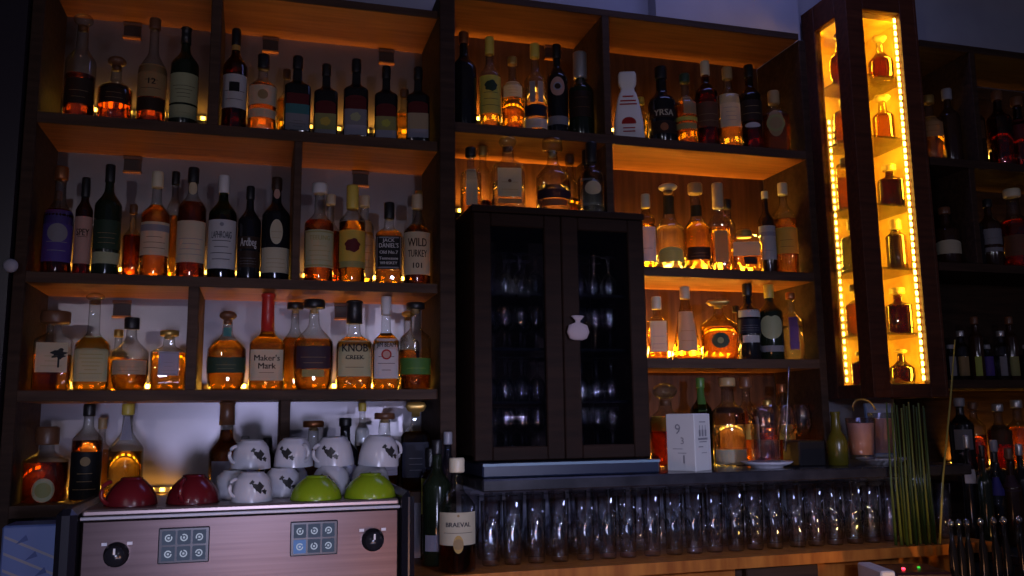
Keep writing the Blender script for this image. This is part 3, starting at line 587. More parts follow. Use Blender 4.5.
for k, (a, b) in enumerate(((X0, .263), (.263, X1))):
    d = MB(); f = .052
    d.box(a + .001, a + f, Yf, Yf + .02, Z0 + .002, Z1 - .022, K_wood, .003); d.box(b - f, b - .001, Yf, Yf + .02, Z0 + .002, Z1 - .022, K_wood, .003)
    d.box(a + f, b - f, Yf, Yf + .02, Z0 + .002, Z0 + .04, K_wood, .003); d.box(a + f, b - f, Yf, Yf + .02, Z1 - .06, Z1 - .022, K_wood, .003)
    do = d.build('door', cb)
    g = MB(); g.box(a + f - .003, b - f + .003, Yf + .008, Yf + .011, Z0 + .037, Z1 - .057, shell('door pane glass', (.92, .93, .97), .2)); g.build('pane', do)
hk = MB()  # small pale tied tag hanging at the right door's edge
q = at(578, 328, -.165); hk.loft([(-.035, .012), (-.03, .026), (-.012, .034), (.008, .028), (.016, .007), (.022, .008), (.034, .02), (.036, .012)], plain((.42, .34, .36), .8), 2.3, .3, 18, (True, True)); 
o = hk.build('cloth_pouch', None, q); tag(o, 'small pale tied pouch hanging on the black cabinet door', 'pouch')
G_clear = shell('stemware glass', (.96, .97, .99), 1.5, .72)
def wine(h, r, upside=False, tall=False):
    mb = MB()
    P = [(0, r*.9), (.003, r*.88), (.006, .006), (h*.4, .004), (h*.46, .012), (h*.54, r*.8), (h*.66, r), (h*.85, r*.95), (h, r*.78), (h, r*.75), (h*.85, r*.92), (h*.66, r*.96), (h*.54, r*.74), (h*.48, .004)]
    if upside: P = [(h - z, rr) for z, rr in P][::-1]
    mb.loft(P, G_clear, 2, 1, 16); return mb
def tumbler(h, r):
    mb = MB(); P = [(0, r*.8), (.004, r*.86), (h*.5, r*.93), (h, r), (h, r*.95), (h*.5, r*.88), (.016, r*.80), (.015, .001)]
    mb.loft(P, G_clear, 2, 1, 16, (True, False)); return mb
wp = {}
def place_mesh(key, make, nm, loc, label, cat, group):
    if key not in wp: o = make().build(nm, None, loc); wp[key] = o
    else: o = wp[key].copy(); col.objects.link(o); o.location = loc
    tag(o, label, cat, group); return o
hname = ('lowest', 'second', 'third', 'topmost')
for s, z in enumerate(shz):
    for side, (a, b) in enumerate(((.05, .24), (.285, .475))):
        for i in range(4):
            for j in range(2):
                place_mesh(('w', s % 2), (lambda s=s: wine(.128, .0248, s % 2 == 1)), 'wine_glass', (.572 + a + .022 + (b - a - .044) * i / 3, .0 + .12 * j - .04, 1.386 + z),
                           f'clear wine glass on the {hname[s]} level behind the {"left" if side == 0 else "right"} cabinet door', 'glass', f'wine glasses, {hname[s]} level, {"left" if side == 0 else "right"} door')

# ------------------------------------------------------------------ counter, glass rack, worktops
C_dark = mottled('dark stone counter', (.018, .018, .024), (.035, .035, .045), 14, .22)
mb = MB(); mb.box(.566, 2.12, -.26, YB - .002, 1.313, DM[3], C_dark, .004); o = mb.build('counter'); tag(o, 'dark back counter carrying the black cabinet and the white box', 'counter')
mb = MB(); mb.box(.578, 1.09, -.215, YB - .012, DM[3] + .001, 1.383, mottled('blue grey plinth', (.012, .018, .045), (.02, .03, .06), 5, .3), .004); mb.box(.578, 1.09, -.219, -.214, 1.376, 1.383, plain((.16, .26, .36), .4)); o = mb.build('plinth'); tag(o, 'low blue-grey plinth board under the black cabinet', 'plinth')  # lighter lip strip paints the blue-lit line along the top edge
O_wood = wood('orange plank wood', (.28, .08, .012), (.48, .17, .028), (10, 10, 1.4), .45)
mb = MB(); mb.box(.501, 2.12, -.0015, YB - .002, 1.09, 1.12, O_wood); mb.box(.355, 2.12, -.31, -.0015, 1.09, 1.12, O_wood); o = mb.build('worktop'); tag(o, 'orange wooden ledge holding the rows of highball glasses', 'ledge')
mb = MB(); mb.box(.56, 2.12, YB - .02, YB - .004, 1.1206, 1.312, plain((.42, .43, .52), .35)); o = mb.build('splashback'); tag(o, 'dark panel behind the rows of highball glasses', 'panel')
mb = MB()
for x0, x1, c in ((.70, 1.30, 0), (1.30, 1.34, 1), (1.34, 2.12, 0)): mb.box(x0, x1, -.235, -.215, 0, 1.088, O_wood if not c else W_dark, .002)
fp = mb.build('plank_panelling'); tag(fp, 'orange plank panelling below the glass ledge', 'panel')
mb = MB(); mb.box(1.32, 1.55, -.262, -.236, .98, 1.088, W_dark, .003); o = mb.build('drawer', fp); o['label'] = 'dark drawer front'
for j, yy in enumerate((-.2, -.09, .02, .13)):
    for i in range(24):
        x = .60 + i * .066 + (j % 2) * .02
        if x > 2.07: continue
        x += random.uniform(-.005, .005)
        if j % 2 == 0: place_mesh('hb', lambda: tumbler(.165, .027), 'highball_glass', (x, yy, 1.121), ('highball glass in the front row on the orange ledge', '', 'highball glass in the third row on the orange ledge', '')[j], 'glass', f'highball glasses, {ORD[j+1]} row')
        else: place_mesh('ww', lambda: wine(.17, .030, True), 'stemmed_glass', (x, yy, 1.121), ('', 'upturned stemmed glass in the second row on the orange ledge', '', 'upturned stemmed glass in the rear row on the orange ledge')[j], 'glass', f'stemmed glasses, {ORD[j+1]} row')
# ------------------------------------------------------------------ things on the right counter
def boxy():
    t = empty('carton', (at(690, 474, -.14).x, -.14, DM[3]), math.radians(33)); tag(t, 'white printed cardboard carton at the front of the right counter', 'box')
    s = .093; h = .163; wm = plain((.62, .62, .62), .5); mb = MB(); mb.box(-s/2, s/2, -s/2, s/2, 0, h, wm, .0015)
    mb.box(-s/2+.004, s/2-.004, -s/2+.004, s/2-.004, h, h + .001, plain((.5, .5, .5), .6)); mb.build('box_body', t)
    ink = pmat('grey'); p = MB(); x0 = -s/2
    def rr(face, u0, u1, z0, z1):
        if face == 0: p.add([(u0, -s/2 - .0006, z0), (u1, -s/2 - .0006, z0), (u1, -s/2 - .0006, z1), (u0, -s/2 - .0006, z1)], [[0,1,2,3]], ink)
        else: p.add([(-s/2 - .0006, u0, z0), (-s/2 - .0006, u1, z0), (-s/2 - .0006, u1, z1), (-s/2 - .0006, u0, z1)], [[0,1,2,3]], ink)
    for k in range(3):  # three small bottle silhouettes
        u = -.017 + .017 * k; rr(0, u - .005, u + .005, .098, .117); rr(0, u - .0018, u + .0018, .117, .130)
    rr(0, -.028, .028, .088, .094); rr(0, -.022, .022, .081, .084); rr(0, -.026, .0, .067, .07); rr(0, -.01, .02, .05, .052); rr(0, -.018, .018, .138, .141)
    vs, fs = textmesh('9'); p.add([(-s/2 - .0006, -v[0]*.042 + .008, .118 + v[1]*.042) for v in vs], fs, ink)
    vs, fs = textmesh('3'); p.add([(-s/2 - .0006, -v[0]*.028 - .006, .085 + v[1]*.028) for v in vs], fs, ink)
    rr(1, -.012, -.007, .022, .045); rr(1, -.018, .01, .05, .052); rr(1, -.006, .026, .062, .064)
    p.build('printed_mark', t)
boxy()
def saucer(px, py, Y, r, lab):
    x = at(px, py, Y).x; mb = MB(); mb.loft([(0, r*.6), (.004, r*.62), (.010, r*.86), (.018, r), (.019, r*.98), (.012, r*.84), (.007, r*.58), (.007, .001)], plain((.55, .55, .62), .25), 2, 1, 40, (True, False))
    o = mb.build('plate', None, (x, Y, DM[3])); tag(o, lab, 'plate', 'white plates on the right counter'); return x
x1 = saucer(767, 466, -.13, .078, 'white plate under the cut glass beside the carton')
x2 = saucer(882, 462, -.13, .078, 'white plate under the peach tumblers')
mb = MB(); H = .175; P = [(0, .036), (.004, .040), (.015, .041)] + [(.02 + .1*i/10, .041 + .0025*(i % 2)) for i in range(11)] + [(.13, .046), (H, .052), (H, .050), (.13, .043), (.02, .036), (.019, .001)]
mb.loft(P, shell('cut glass', (.95, .88, .86), 2.2, .7), 2, 1, 30, (True, False)); o = mb.build('mixing_glass', None, (x1, -.13, DM[3] + .0075)); tag(o, 'tall cut mixing glass standing on a white plate', 'glass')
s = MB(); a = Vector((at(784, 428, -.1).x, -.1, at(784, 428, -.1).z - .07)); b = at(789, 366, -.07)
s.tube([a, a + (b - a) * .3, a + (b - a) * .6, b], [.004, .0022, .0022, .003], plain((.6, .6, .62), .25, 1)); 
o = s.build('bar_spoon'); tag(o, 'thin steel bar spoon rising between counter bottles', 'spoon')
q = at(804, 455, -.1); mb = MB(); hz = at(810, 440, -.1).z - DM[3]
mb.box(-.047, .047, -.045, .045, 0, hz, plain((.008, .008, .01), .3), .004); o = mb.build('black_caddy', None, (q.x, -.1, DM[3])); tag(o, 'low black box caddy on the right counter', 'caddy')
for i, (dx, yy, h, c) in enumerate(((-.03, .03, .16, 'wine'), (.0, .05, .19, 'wine2'), (.035, .03, .17, 'w3'))):
    q2 = q.x + dx + .02; place_mesh('ct', lambda: wine(.19, .032), 'stemmed_glass', (q2 + dx*1.2, .0 + .02*i, DM[3]), f'stemmed glass behind the black caddy, {ORD[i+1]} from the left', 'glass', 'stemmed glasses behind the black caddy')
q = at(838, 460, -.14); mb = MB(); sx = .031
mb.loft([(0, sx*.9), (.004, sx), (.07, sx*1.02), (.09, sx*.8), (.105, sx*.5), (.15, sx*.42), (.16, sx*.5), (.165, sx*.45)], OP['o'], 2, 1, 24)
o = mb.build('olive_jug', None, (q.x, -.14, DM[3])); tag(o, 'olive green round-bodied bottle beside the black caddy', 'bottle')
for i, (px, yy, h, r) in enumerate(((863, -.165, .125, .045), (884, -.075, .14, .040))):
    q = at(px, 462, yy); g = empty('tumbler', (q.x, yy, DM[3] + .0195)); tag(g, ('peach filled tumbler at the front of the right plate', 'peach filled tumbler at the back of the right plate')[i], 'glass', 'peach tumblers on the right plate')
    t_ = MB(); P = [(0, r*.8), (.004, r*.84), (h, r), (h, r*.95), (.012, r*.78), (.011, .001)]; t_.loft(P, G_clear, 2, 1, 24, (True, False)); t_.build('glass_body', g)
    t_ = MB(); t_.loft([(.013, r*.74), (h*.86, r*.91), (h*.87, r*.88)], plain((.75, .38, .27), .5), 2, 1, 24); t_.build('peach_filling', g)
q = at(864, 404, -.1); mb = MB(); mb.tube([(q.x + .042*math.cos(a_), -.1 + .012*math.sin(a_), q.z - .02 + .035*math.sin(a_)) for a_ in [math.pi*k/10 for k in range(11)]], .003, cmat('gold')); o = mb.build('wire_handle'); tag(o, 'gold wire arc over the peach tumblers', 'handle')
mb = MB(); q = at(887, 460, .12); mb.box(-.055, .055, 0, .014, 0, .195, plain((.22, .34, .70), .5), .003); mb.box(-.045, .045, -.001, 0, .02, .175, plain((.28, .40, .78), .5)); o = mb.build('blue_card', None, (q.x - .01, .12, DM[3]), (-.05, 0, 0)); tag(o, 'plain blue card stood upright behind the white plate', 'card')
# green stems standing on the ledge in front of the counter edge
gm = [plain((.05, .085, .012), .5), plain((.10, .13, .02), .5), plain((.03, .06, .01), .5)]
for i in range(13):
    xb = at(896 + i * 3.1, 505, -.29).x; zt_ = at(905, 402 + (i * 5) % 7, -.29).z; mb = MB(); yy = -.277 - .011 * (i % 3)
    mb.tube([(xb, yy, 1.121), (xb - .003 * (i % 2), yy, 1.3), (xb + .004 - .002 * (i % 4), yy, zt_)], [.0045, .0035, .0025], gm[i % 3], 8)
    o = mb.build('bamboo_stem'); tag(o, 'straight green stem in the upright bunch at the right end of the counter', 'stem', 'green stems at the counter end')
mb = MB(); q = at(936, 500, -.30); q2 = at(955, 340, -.2); q.z = 1.121
mb.tube([q, q + (q2 - q)*.3 + Vector((-.006, 0, 0)), q + (q2 - q)*.7, q2], [.0035, .003, .003, .002], plain((.30, .26, .05), .5)); o = mb.build('long_stem'); tag(o, 'long thin yellowish stalk leaning in front of the counter end', 'stem')
# ------------------------------------------------------------------ bright corner display column with LED strips
LC = wood('reddish dark wood', (.05, .015, .008), (.10, .03, .014))
lx0, lx1, lz0, lz1 = 1.99, 2.285, 1.555, 3.04
lc = empty('display_column', (lx0, 0, lz0)); tag(lc, 'tall dark framed glass display column glowing with yellow led strips', 'display column')
def lb(nm, x0, x1, y0, y1, z0, z1, mt=LC, bev=.002, par=lc): q = MB(); q.box(x0 - lx0, x1 - lx0, y0, y1, z0 - lz0, z1 - lz0, mt, bev); return q.build(nm, par)
yb = .265
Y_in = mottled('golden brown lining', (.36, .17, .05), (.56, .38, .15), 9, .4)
lb('frame_post', lx0, 2.061, 0, .066, lz0, lz1); lb('frame_post', 2.222, lx1, 0, .03, lz0, lz1); lb('frame_post', lx0, lx0 + .03, .190, yb, lz0, lz1)
lb('frame_rail', 2.061, 2.222, 0, .03, lz0, 1.602); lb('frame_rail', 2.061, 2.222, 0, .03, 2.952, lz1)
lb('frame_rail', lx0, lx0 + .03, .066, .190, lz0, 1.602); lb('frame_rail', lx0, lx0 + .03, .066, .190, 2.94, lz1)
lb('side_panel', lx1 - .015, lx1, .03, yb, lz0, lz1, Y_in); lb('back_panel', lx0 + .03, lx1 - .015, yb - .012, yb, lz0 + .02, lz1 - .02, Y_in, 0)
lb('bottom_board', lx0 + .03, lx1 - .015, .066, yb - .012, lz0 + .02, 1.60, Y_in, 0); lb('top_board', lx0 + .03, lx1 - .015, .066, yb - .012, 2.952, lz1 - .01, Y_in, 0)
lb('outer_cheek', lx1, lx1 + .012, 0, yb, lz0, lz1)
pane = shell('column pane glass', (.95, .95, .92))
lb('pane', 2.059, 2.224, .012, .015, 1.60, 2.954, pane, 0); lb('pane', lx0 + .012, lx0 + .015, .064, .192, 1.60, 2.942, pane, 0)
slz = [1.78, 2.01, 2.24, 2.49, 2.72]
for z in slz: lb('glass_shelf', lx0 + .031, lx1 - .016, .032, yb - .013, z - .008, z, shell('column shelf glass', (.85, .85, .72)), 0)
def vstrip(x, y, z0, z1, n, s, lab):
    mb = MB(); mb.box(x - .005, x + .005, y - .002, y + .003, z0, z1, plain((.7, .6, .35), .5))
    for i in range(n):
        z = z0 + (z1 - z0) * (i + .5) / n; mb.box(x - .004, x + .004, y - .0045, y - .002, z - .007, z + .007, glow((1, .62, .10), s * 1.6))
    o = mb.build('led_strip', lc); o['label'] = lab; o.location = (-lx0, 0, -lz0)
vstrip(2.214, .024, 1.61, 2.945, 54, 26, 'continuous bright bead strip at the front right edge')
for z0, z1 in ((1.98, 2.10), (2.30, 2.42), (2.68, 2.74), (1.74, 1.80)): vstrip(2.068, .030, z0, z1, max(2, int((z1-z0)/.025)), 22, 'short bright bead strip inside the front left edge')
vstrip(2.032, .196, 1.61, 2.60, 36, 16, 'bead strip at the rear left edge')
for z in (1.69, 1.90, 2.13, 2.37, 2.61, 2.84):
    a = area('column_light', (2.245, .05, z), .02, .2, 2.2, (1, .52, .02), (math.radians(90), 0, math.radians(-135+180)))
    a.rotation_euler = (Vector((2.12, .2, z)) - Vector((2.245, .05, z))).to_track_quat('-Z', 'Y').to_euler()
    a2 = area('column_light', (2.035, .225, z), .02, .2, 1.6, (1, .52, .02), (0, 0, 0)); a2.rotation_euler = (Vector((2.2, .1, z)) - Vector((2.05, .205, z))).to_track_quat('-Z', 'Y').to_euler()
wh = 'in the glowing display column'
lvl = ['bottom', 'second', 'third', 'fourth', 'fifth', 'top']
zz = [1.601] + [z + .001 for z in slz]
defs = [(2.215, .11, .19, .036, 'bulb', 'c', 'd', 5, 'fan'), (2.215, .12, .19, .030, 'broad', 'y', 'a', 4, 'fan'), (2.222, .12, .17, .034, 'cube', 'b', 'd', 3, 'cork'), (2.22, .11, .19, .028, 'slim', 'kb', None, 2, 'cap'),
        (2.215, .12, .17, .034, 'square', 'b', 'd', 1, 'cork'), (2.21, .12, .13, .036, 'bulb', 'b', 'd', 0, 'ball'), (2.06, .14, .20, .032, 'bulb', 'c', 'd', 5, 'ball'), (2.065, .14, .17, .036, 'cube', 'y', 'a', 4, 'cap'),
        (2.06, .14, .19, .034, 'case', 'y', 'a', 3, 'cap'), (2.065, .14, .19, .038, 'square', 'u', 'w', 2, 'cap'), (2.06, .14, .18, .034, 'round', 'y', 'a', 1, 'cork'), (2.065, .14, .12, .034, 'cube', 'b', 'd', 0, 'cork')]
nms = ['crown-stoppered bulb decanter at right', 'broad fan-stoppered bottle at right', 'brown cube bottle at right', 'dark slim bottle at right', 'brown square bottle at right', 'small dark round flask at right',
       'ball-stoppered bulb decanter at left', 'amber cube bottle at left', 'amber flat bottle at left', 'pale blue square bottle at left', 'round corked bottle at left', 'small brown cube bottle at left']
for (x, y, h, r, kd, gl, lq, lv, ct), nm_ in zip(defs, nms):
    base = Vector((x, y, zz[lv])); px, py = pj(base + Vector((0, 0, h))); px2, _ = pj(base + Vector((0, 0, .12)))
    wpx = F * 2 * r / (base - CAM).length * 1.22
    make_bottle(px2, py, wpx, y, zz[lv], kd, gl, lq, .6, (.2, 1.3, 'tan', ct), [], f'{nm_} on the {lvl[lv]} level {wh}', 'bottle', 'bottles in the display column', 'display_bottle')

# ------------------------------------------------------------------ dim unit and clutter at far right
ur = empty('shelving_unit', (0, 0, 0)); tag(ur, 'dim reddish wooden shelving unit at the far right edge', 'shelving unit')
ux0, ux1 = 2.30, 3.25
vert(ur, ux1, ux1 + .03, .9, 2.86, 'side_panel', mt=LC)
brd(ur, ux0, ux1, 2.86, .026, 'top_board', mt=W_dark)
DR = (2.415, 2.03, 1.615, 1.30)
for d in DR: brd(ur, ux0, ux1, d, .03, mt=W_dark)
vert(ur, 2.52, 2.545, DR[0], 2.834, mt=W_dark); vert(ur, 2.47, 2.495, DR[1], DR[0]-.03, mt=W_dark)
mb = MB(); mb.box(ux0, ux1, YB, YB + .012, .95, 2.83, W_dark); mb.build('back_panel', ur)
row('dim far right top shelf', DR[0], [
 (934, 97, 22, F_, 'round', 'c', 'a', .55, (.12, 1.3, 'gold', 'cap'), [L(117, 138, 'tan', .8, n=2, ink='brown')], 'amber bottle with tan label'),
 (951, 90, 18, F_, 'tall', 'kb', None, 0, (.14, 1.4, 'grey', 'cap'), [], 'dark bottle with grey cap'),
 (968, 94, 18, F_, 'tall', 'kb', None, 0, (.14, 1.4, 'grey', 'cap'), [L(115, 140, 'brown', .7)], 'dark bottle with brown label'),
 (1001, 92, 20, F_, 'tall', 'b', 'd', .5, (.12, 1.3, 'brown', 'cap'), [], 'brown bottle'),
 (1020, 98, 20, F_, 'round', 'b', 'd', .5, (.12, 1.3, 'brown', 'cap'), [L(120, 140, 'wine', .8)], 'brown bottle with wine-red label')])
row('dim far right second shelf', DR[1], [
 (946, 208, 22, F_, 'round', 'kb', None, 0, (.12, 1.3, 'brown', 'cap'), [L(241, 254, 'cream', .95, sh='arch')], 'dark bottle with cream arched label'),
 (971, 205, 18, F_, 'tall', 'k', None, 0, (.12, 1.3, 'black', 'cap'), [], 'black bottle'),
 (990, 200, 18, F_, 'tall', 'kb', None, 0, (.12, 1.3, 'black', 'cap'), [L(230, 245, 'grey', .95, n=1), L(248, 252, 'grey', .95)], 'dark bottle with grey double label'),
 (1016, 190, 26, F_, 'broad', 'c', 'r', .6, (.1, 1.3, 'cream', 'cap'), [L(236, 256, 'brown', .8)], 'reddish bottle with cream cap')])
row('dim far right third shelf', DR[2], [
 (950 + 12.5*i, 345 - (i % 3)*14, 12, F_ if i % 2 == 0 else .1, 'slim', ('k', 'c', 'kb')[i % 3], (None, 'w', None)[i % 3], .5, (.12, 1.2, ('grey', 'silver', 'brown')[i % 3], 'cap'),
  [L(357, 376, ('grey', 'tan', 'lime', 'violet', 'grey', 'olive', 'beige')[i], .6 if i % 2 else .35, n=0)], ('small bottle with grey label', 'small clear bottle with tan label', 'small dark bottle with lime strip', 'small bottle with violet strip', 'small clear bottle with grey label', 'small dark bottle with olive label', 'small bottle with beige label')[i]) for i in range(7)])
strip(ux0 + .01, 2.515, DR[0], 3.5, 40, 'faint amber led strip, far right top shelf, left bay')
strip(2.55, ux1 - .01, DR[0], 2.5, 14, 'faint amber led strip, far right top shelf, right bay')
strip(2.50, ux1 - .01, DR[1], 2.5, 14, 'faint amber led strip, far right second shelf')
strip(2.50, ux1 - .01, DR[3], 8, 20, 'reddish amber led strip, far right lowest shelf')
row('far right lowest shelf', DR[3], [
 (962, 398, 20, F_, 'tall', 'k', None, 0, (.12, 1.3, 'grey', 'cap'), [L(430, 450, 'grey', .6)], 'dark bottle with small grey label'),
 (980, 402, 18, .12, 'tall', 'c', 'd', .5, (.12, 1.3, 'brown', 'cap'), [], 'brown bottle'),
 (998, 404, 20, F_, 'round', 'c', 'r', .6, (.12, 1.3, 'silver', 'cap'), [L(425, 445, 'brown', .8)], 'red-brown bottle with silver cap'),
 (1016, 400, 20, F_, 'round', 'c', 'o', .6, (.12, 1.3, 'silver', 'cap'), [], 'orange lit bottle')])
mb = MB(); mb.box(2.125, 3.3, -.40, -.02, 1.06, 1.09, plain((.02, .02, .024), .35), .003); o = mb.build('bar_shelf'); tag(o, 'low black bar shelf of dark bottles at far right', 'shelf')
row('low black bar shelf', 1.091, [
 (947, 436, 15, -.18, 'tall', 'k', None, 0, (.12, 1.2, 'silver', 'cap'), [L(470, 484, 'white', .6)], 'dark bottle with small white label'),
 (960, 446, 15, -.24, 'tall', 'kg', None, 0, (.12, 1.2, 'black', 'cap'), [], 'dark green bottle'),
 (972, 442, 15, -.18, 'round', 'kb', None, 0, (.12, 1.2, 'red', 'cap'), [L(476, 490, 'beige', .6)], 'dark bottle with red cap'),
 (985, 452, 16, -.24, 'round', 'c', 'r', .4, (.12, 1.2, 'black', 'cap'), [L(478, 496, 'blue', .9)], 'bottle with dark blue label'),
 (999, 440, 15, -.18, 'tall', 'k', None, 0, (.12, 1.2, 'grey', 'cap'), [], 'black bottle with grey cap'),
 (1012, 448, 16, -.24, 'round', 'kb', None, 0, (.12, 1.2, 'brown', 'cap'), [L(476, 492, 'dpurple', .9)], 'dark bottle with purple label'),
 (1024, 444, 15, -.18, 'tall', 'k', None, 0, (.12, 1.2, 'silver', 'cap'), [], 'black bottle with silver cap')])
st = plain((.6, .6, .62), .12, 1); pr_z = at(905, 566, -.42).z - .12
tr = at(980, 517, -.46); zb = tr.z - .26
mb = MB(); mb.box(1.95, 3.2, -.50, -.41, zb - .02, zb, plain((.03, .03, .035), .3, .6), .003); mb.box(1.95, 3.2, -.504, -.50, zb - .02, zb + .10, plain((.03, .03, .035), .3, .6), .001); o = mb.build('speed_rail'); tag(o, 'dark steel speed rail trough in front of the low bar shelf', 'rail')
for k, px in enumerate((950, 958, 966, 980, 993, 1003, 1019)):
    q = at(px, 517, -.455); t = empty('rail_bottle', (q.x, -.455, zb + .0006)); tag(t, 'black bottle with steel spout standing in the speed rail', 'bottle', 'black bottles in the speed rail')
    mb = MB(); mb.loft([(0, .011), (.01, .0115), (.17, .0115), (.20, .006), (.235, .005)], OP['k'], 2, 1, 14); mb.build('glass_body', t)
    mb = MB(); mb.loft([(.235, .006), (.243, .009), (.25, .0085), (.257, .003)], st, 2, 1, 14); mb.build('pour_spout', t)
mb = MB(); mb.box(1.25, 1.90, -.62, -.262, pr_z - .03, pr_z - .001, plain((.04, .04, .045), .35), .003); mb.box(1.27, 1.30, -.6, -.28, 0, pr_z - .03, plain((.04, .04, .045), .35)); mb.box(1.86, 1.89, -.6, -.28, 0, pr_z - .03, plain((.04, .04, .045), .35)); o = mb.build('work_bench'); tag(o, 'dark bench under the receipt printer', 'bench')
mb = MB(); mb.box(2.125, 3.3, -.40, -.38, 0, 1.058, plain((.012, .01, .012), .5)); o = mb.build('black_panelling'); tag(o, 'black panel below the low bar shelf at far right', 'panel')
# card terminal / receipt printer
pr = at(905, 566, -.42); t = empty('receipt_printer', (pr.x, -.42, pr.z - .12), -.25); tag(t, 'dark receipt printer with white side and red and green lights', 'printer')
mb = MB(); mb.box(-.095, -.055, -.06, .09, 0, .118, plain((.6, .6, .66), .4), .004); mb.build('white_side_panel', t)
mb = MB(); mb.box(-.054, .10, -.06, .09, 0, .112, plain((.03, .012, .016), .25), .006); mb.build('case', t)
mb = MB(); mb.loft([(0, .0045), (.003, .0045), (.004, .002)], glow((1, .03, .06), 7), 2, 1, 12, c=(-.005, .0, .112)); mb.build('red_light', t)
mb = MB(); mb.loft([(0, .004), (.003, .004), (.004, .002)], glow((.05, .6, .05), 1.2), 2, 1, 12, c=(.045, .015, .112)); mb.build('green_light', t)

# ------------------------------------------------------------------ espresso machine (lower left)
em = empty('espresso_machine', (0, -.5, .9)); tag(em, 'brushed steel espresso machine with two button pads and cups on top', 'espresso machine')
steel = mottled('brushed copper-toned steel', (.075, .052, .052), (.095, .067, .066), 3, .34, .9)
nt = steel.node_tree
for nd in nt.nodes:
    if nd.type == 'TEX_NOISE':
        mp = nt.nodes.new('ShaderNodeMapping'); mp.inputs['Scale'].default_value = (.6, 1, 40); tcn = [k for k in nt.nodes if k.type == 'TEX_COORD'][0]
        nt.links.new(tcn.outputs['Object'], mp.inputs[0]); nt.links.new(mp.outputs[0], nd.inputs['Vector'])
x0, x1 = -.336, .312; zt = 1.315 - .9
blk = plain((.012, .012, .018), .25)
mb = MB(); mb.box(x0, x1, 0, .36, 0, zt - .003, plain((.3, .3, .33), .35, .8), .004); mb.build('body', em)
mb = MB(); mb.box(x0 + .002, x1 - .002, -.012, -.0005, .05, zt - .008, steel, .004); mb.build('front_panel', em)
mb = MB(); mb.tube([(x0, -.014, zt - .004), (x1, -.014, zt - .004)], .0035, plain((.8, .8, .88), .4, 0)); mb.build('edge_shading', em)  # pale tube colours in the bright highlight along the panel edge
mb = MB(); mb.box(x0, x1, -.004, .34, zt - .002, zt + .012, plain((.35, .27, .26), .35, .7), .004); mb.build('cup_tray', em)
for s_, (a, b) in enumerate(((x0 - .042, x0 - .003), (x1 + .002, x1 + .03))):
    mb = MB(); mb.box(a, b, -.04, .34, 0, zt + (.018 if s_ == 0 else .03), blk, .012); mb.build('side_panel', em)
def pad(px, py):
    q = at(px, py, -.513) - em.location; w_, h_ = .050, .036
    mb = MB(); mb.box(q.x - w_, q.x + w_, -.017, -.0125, q.z - h_, q.z + h_, plain((.02, .02, .03), .3), .002); p_ = mb.build('button_pad', em)
    for i in range(3):
        for j in range(2):
            c = (q.x + (i - 1)*.030, q.z + (j - .5)*.032); b = MB(); lit = (px > 250 and i == 0 and j == 0)
            b.box(c[0]-.013, c[0]+.013, -.0195, -.0172, c[1]-.014, c[1]+.014, glow((.18, .32, .8), .40) if lit else glow((.16, .20, .34), .28), .001)
            for k in range(12):
                a0 = 2*math.pi*k/12; a1 = 2*math.pi*(k+1)/12
                if k == (i*3+j) % 12: continue
                b.add([(c[0]+r_*math.cos(a_), -.0200, c[1]+r_*math.sin(a_)) for r_, a_ in ((.0075, a0), (.0075, a1), (.0050, a1), (.0050, a0))], [[0,1,2,3]], glow((.55, .62, .85), .55))
            b.add([(c[0]-.002, -.0200, c[1]-.002), (c[0]+.002, -.0200, c[1]-.002), (c[0]+.002, -.02, c[1]+.002), (c[0]-.002, -.02, c[1]+.002)], [[0,1,2,3]], glow((.55, .62, .85), .55))
            b.build('button', p_)
pad(184, 545); pad(314, 538)
for px, py in ((116, 555), (373, 540)):
    q = at(px, py, -.52) - em.location
    mb = MB(); rg = [(0, .024), (.006, .0245), (.008, .021), (.030, .020), (.034, .018), (.035, .001)]
    K = 32; vs = []; fs = []
    for z, r_ in rg:
        for i in range(K): a_ = 2*math.pi*i/K; rr = r_ * (1 + (.04 if .007 < z < .031 and i % 2 else 0)); vs.append((q.x + rr*math.cos(a_), -.0125 - z, q.z + rr*math.sin(a_)))
    for k in range(len(rg)-1):
        for i in range(K): j = (i+1) % K; fs.append([k*K+i, k*K+j, (k+1)*K+j, (k+1)*K+i])
    mb.add(vs, fs, plain((.015, .015, .02), .18), True); kn = mb.build('knob', em)
    mb = MB(); mb.box(q.x - .002, q.x + .002, -.0125 - .0362, -.0125 - .0345, q.z + .004, q.z + .016, plain((.8, .8, .8), .4)); mb.build('pointer_mark', kn)
    for sg in (-1, 1):
        mb = MB(); mb.box(q.x + sg*.024 - .005, q.x + sg*.024 + .005, -.0140, -.0122, q.z + .018, q.z + .024, plain((.75, .75, .8), .4))
        mb.build('printed_mark', em)
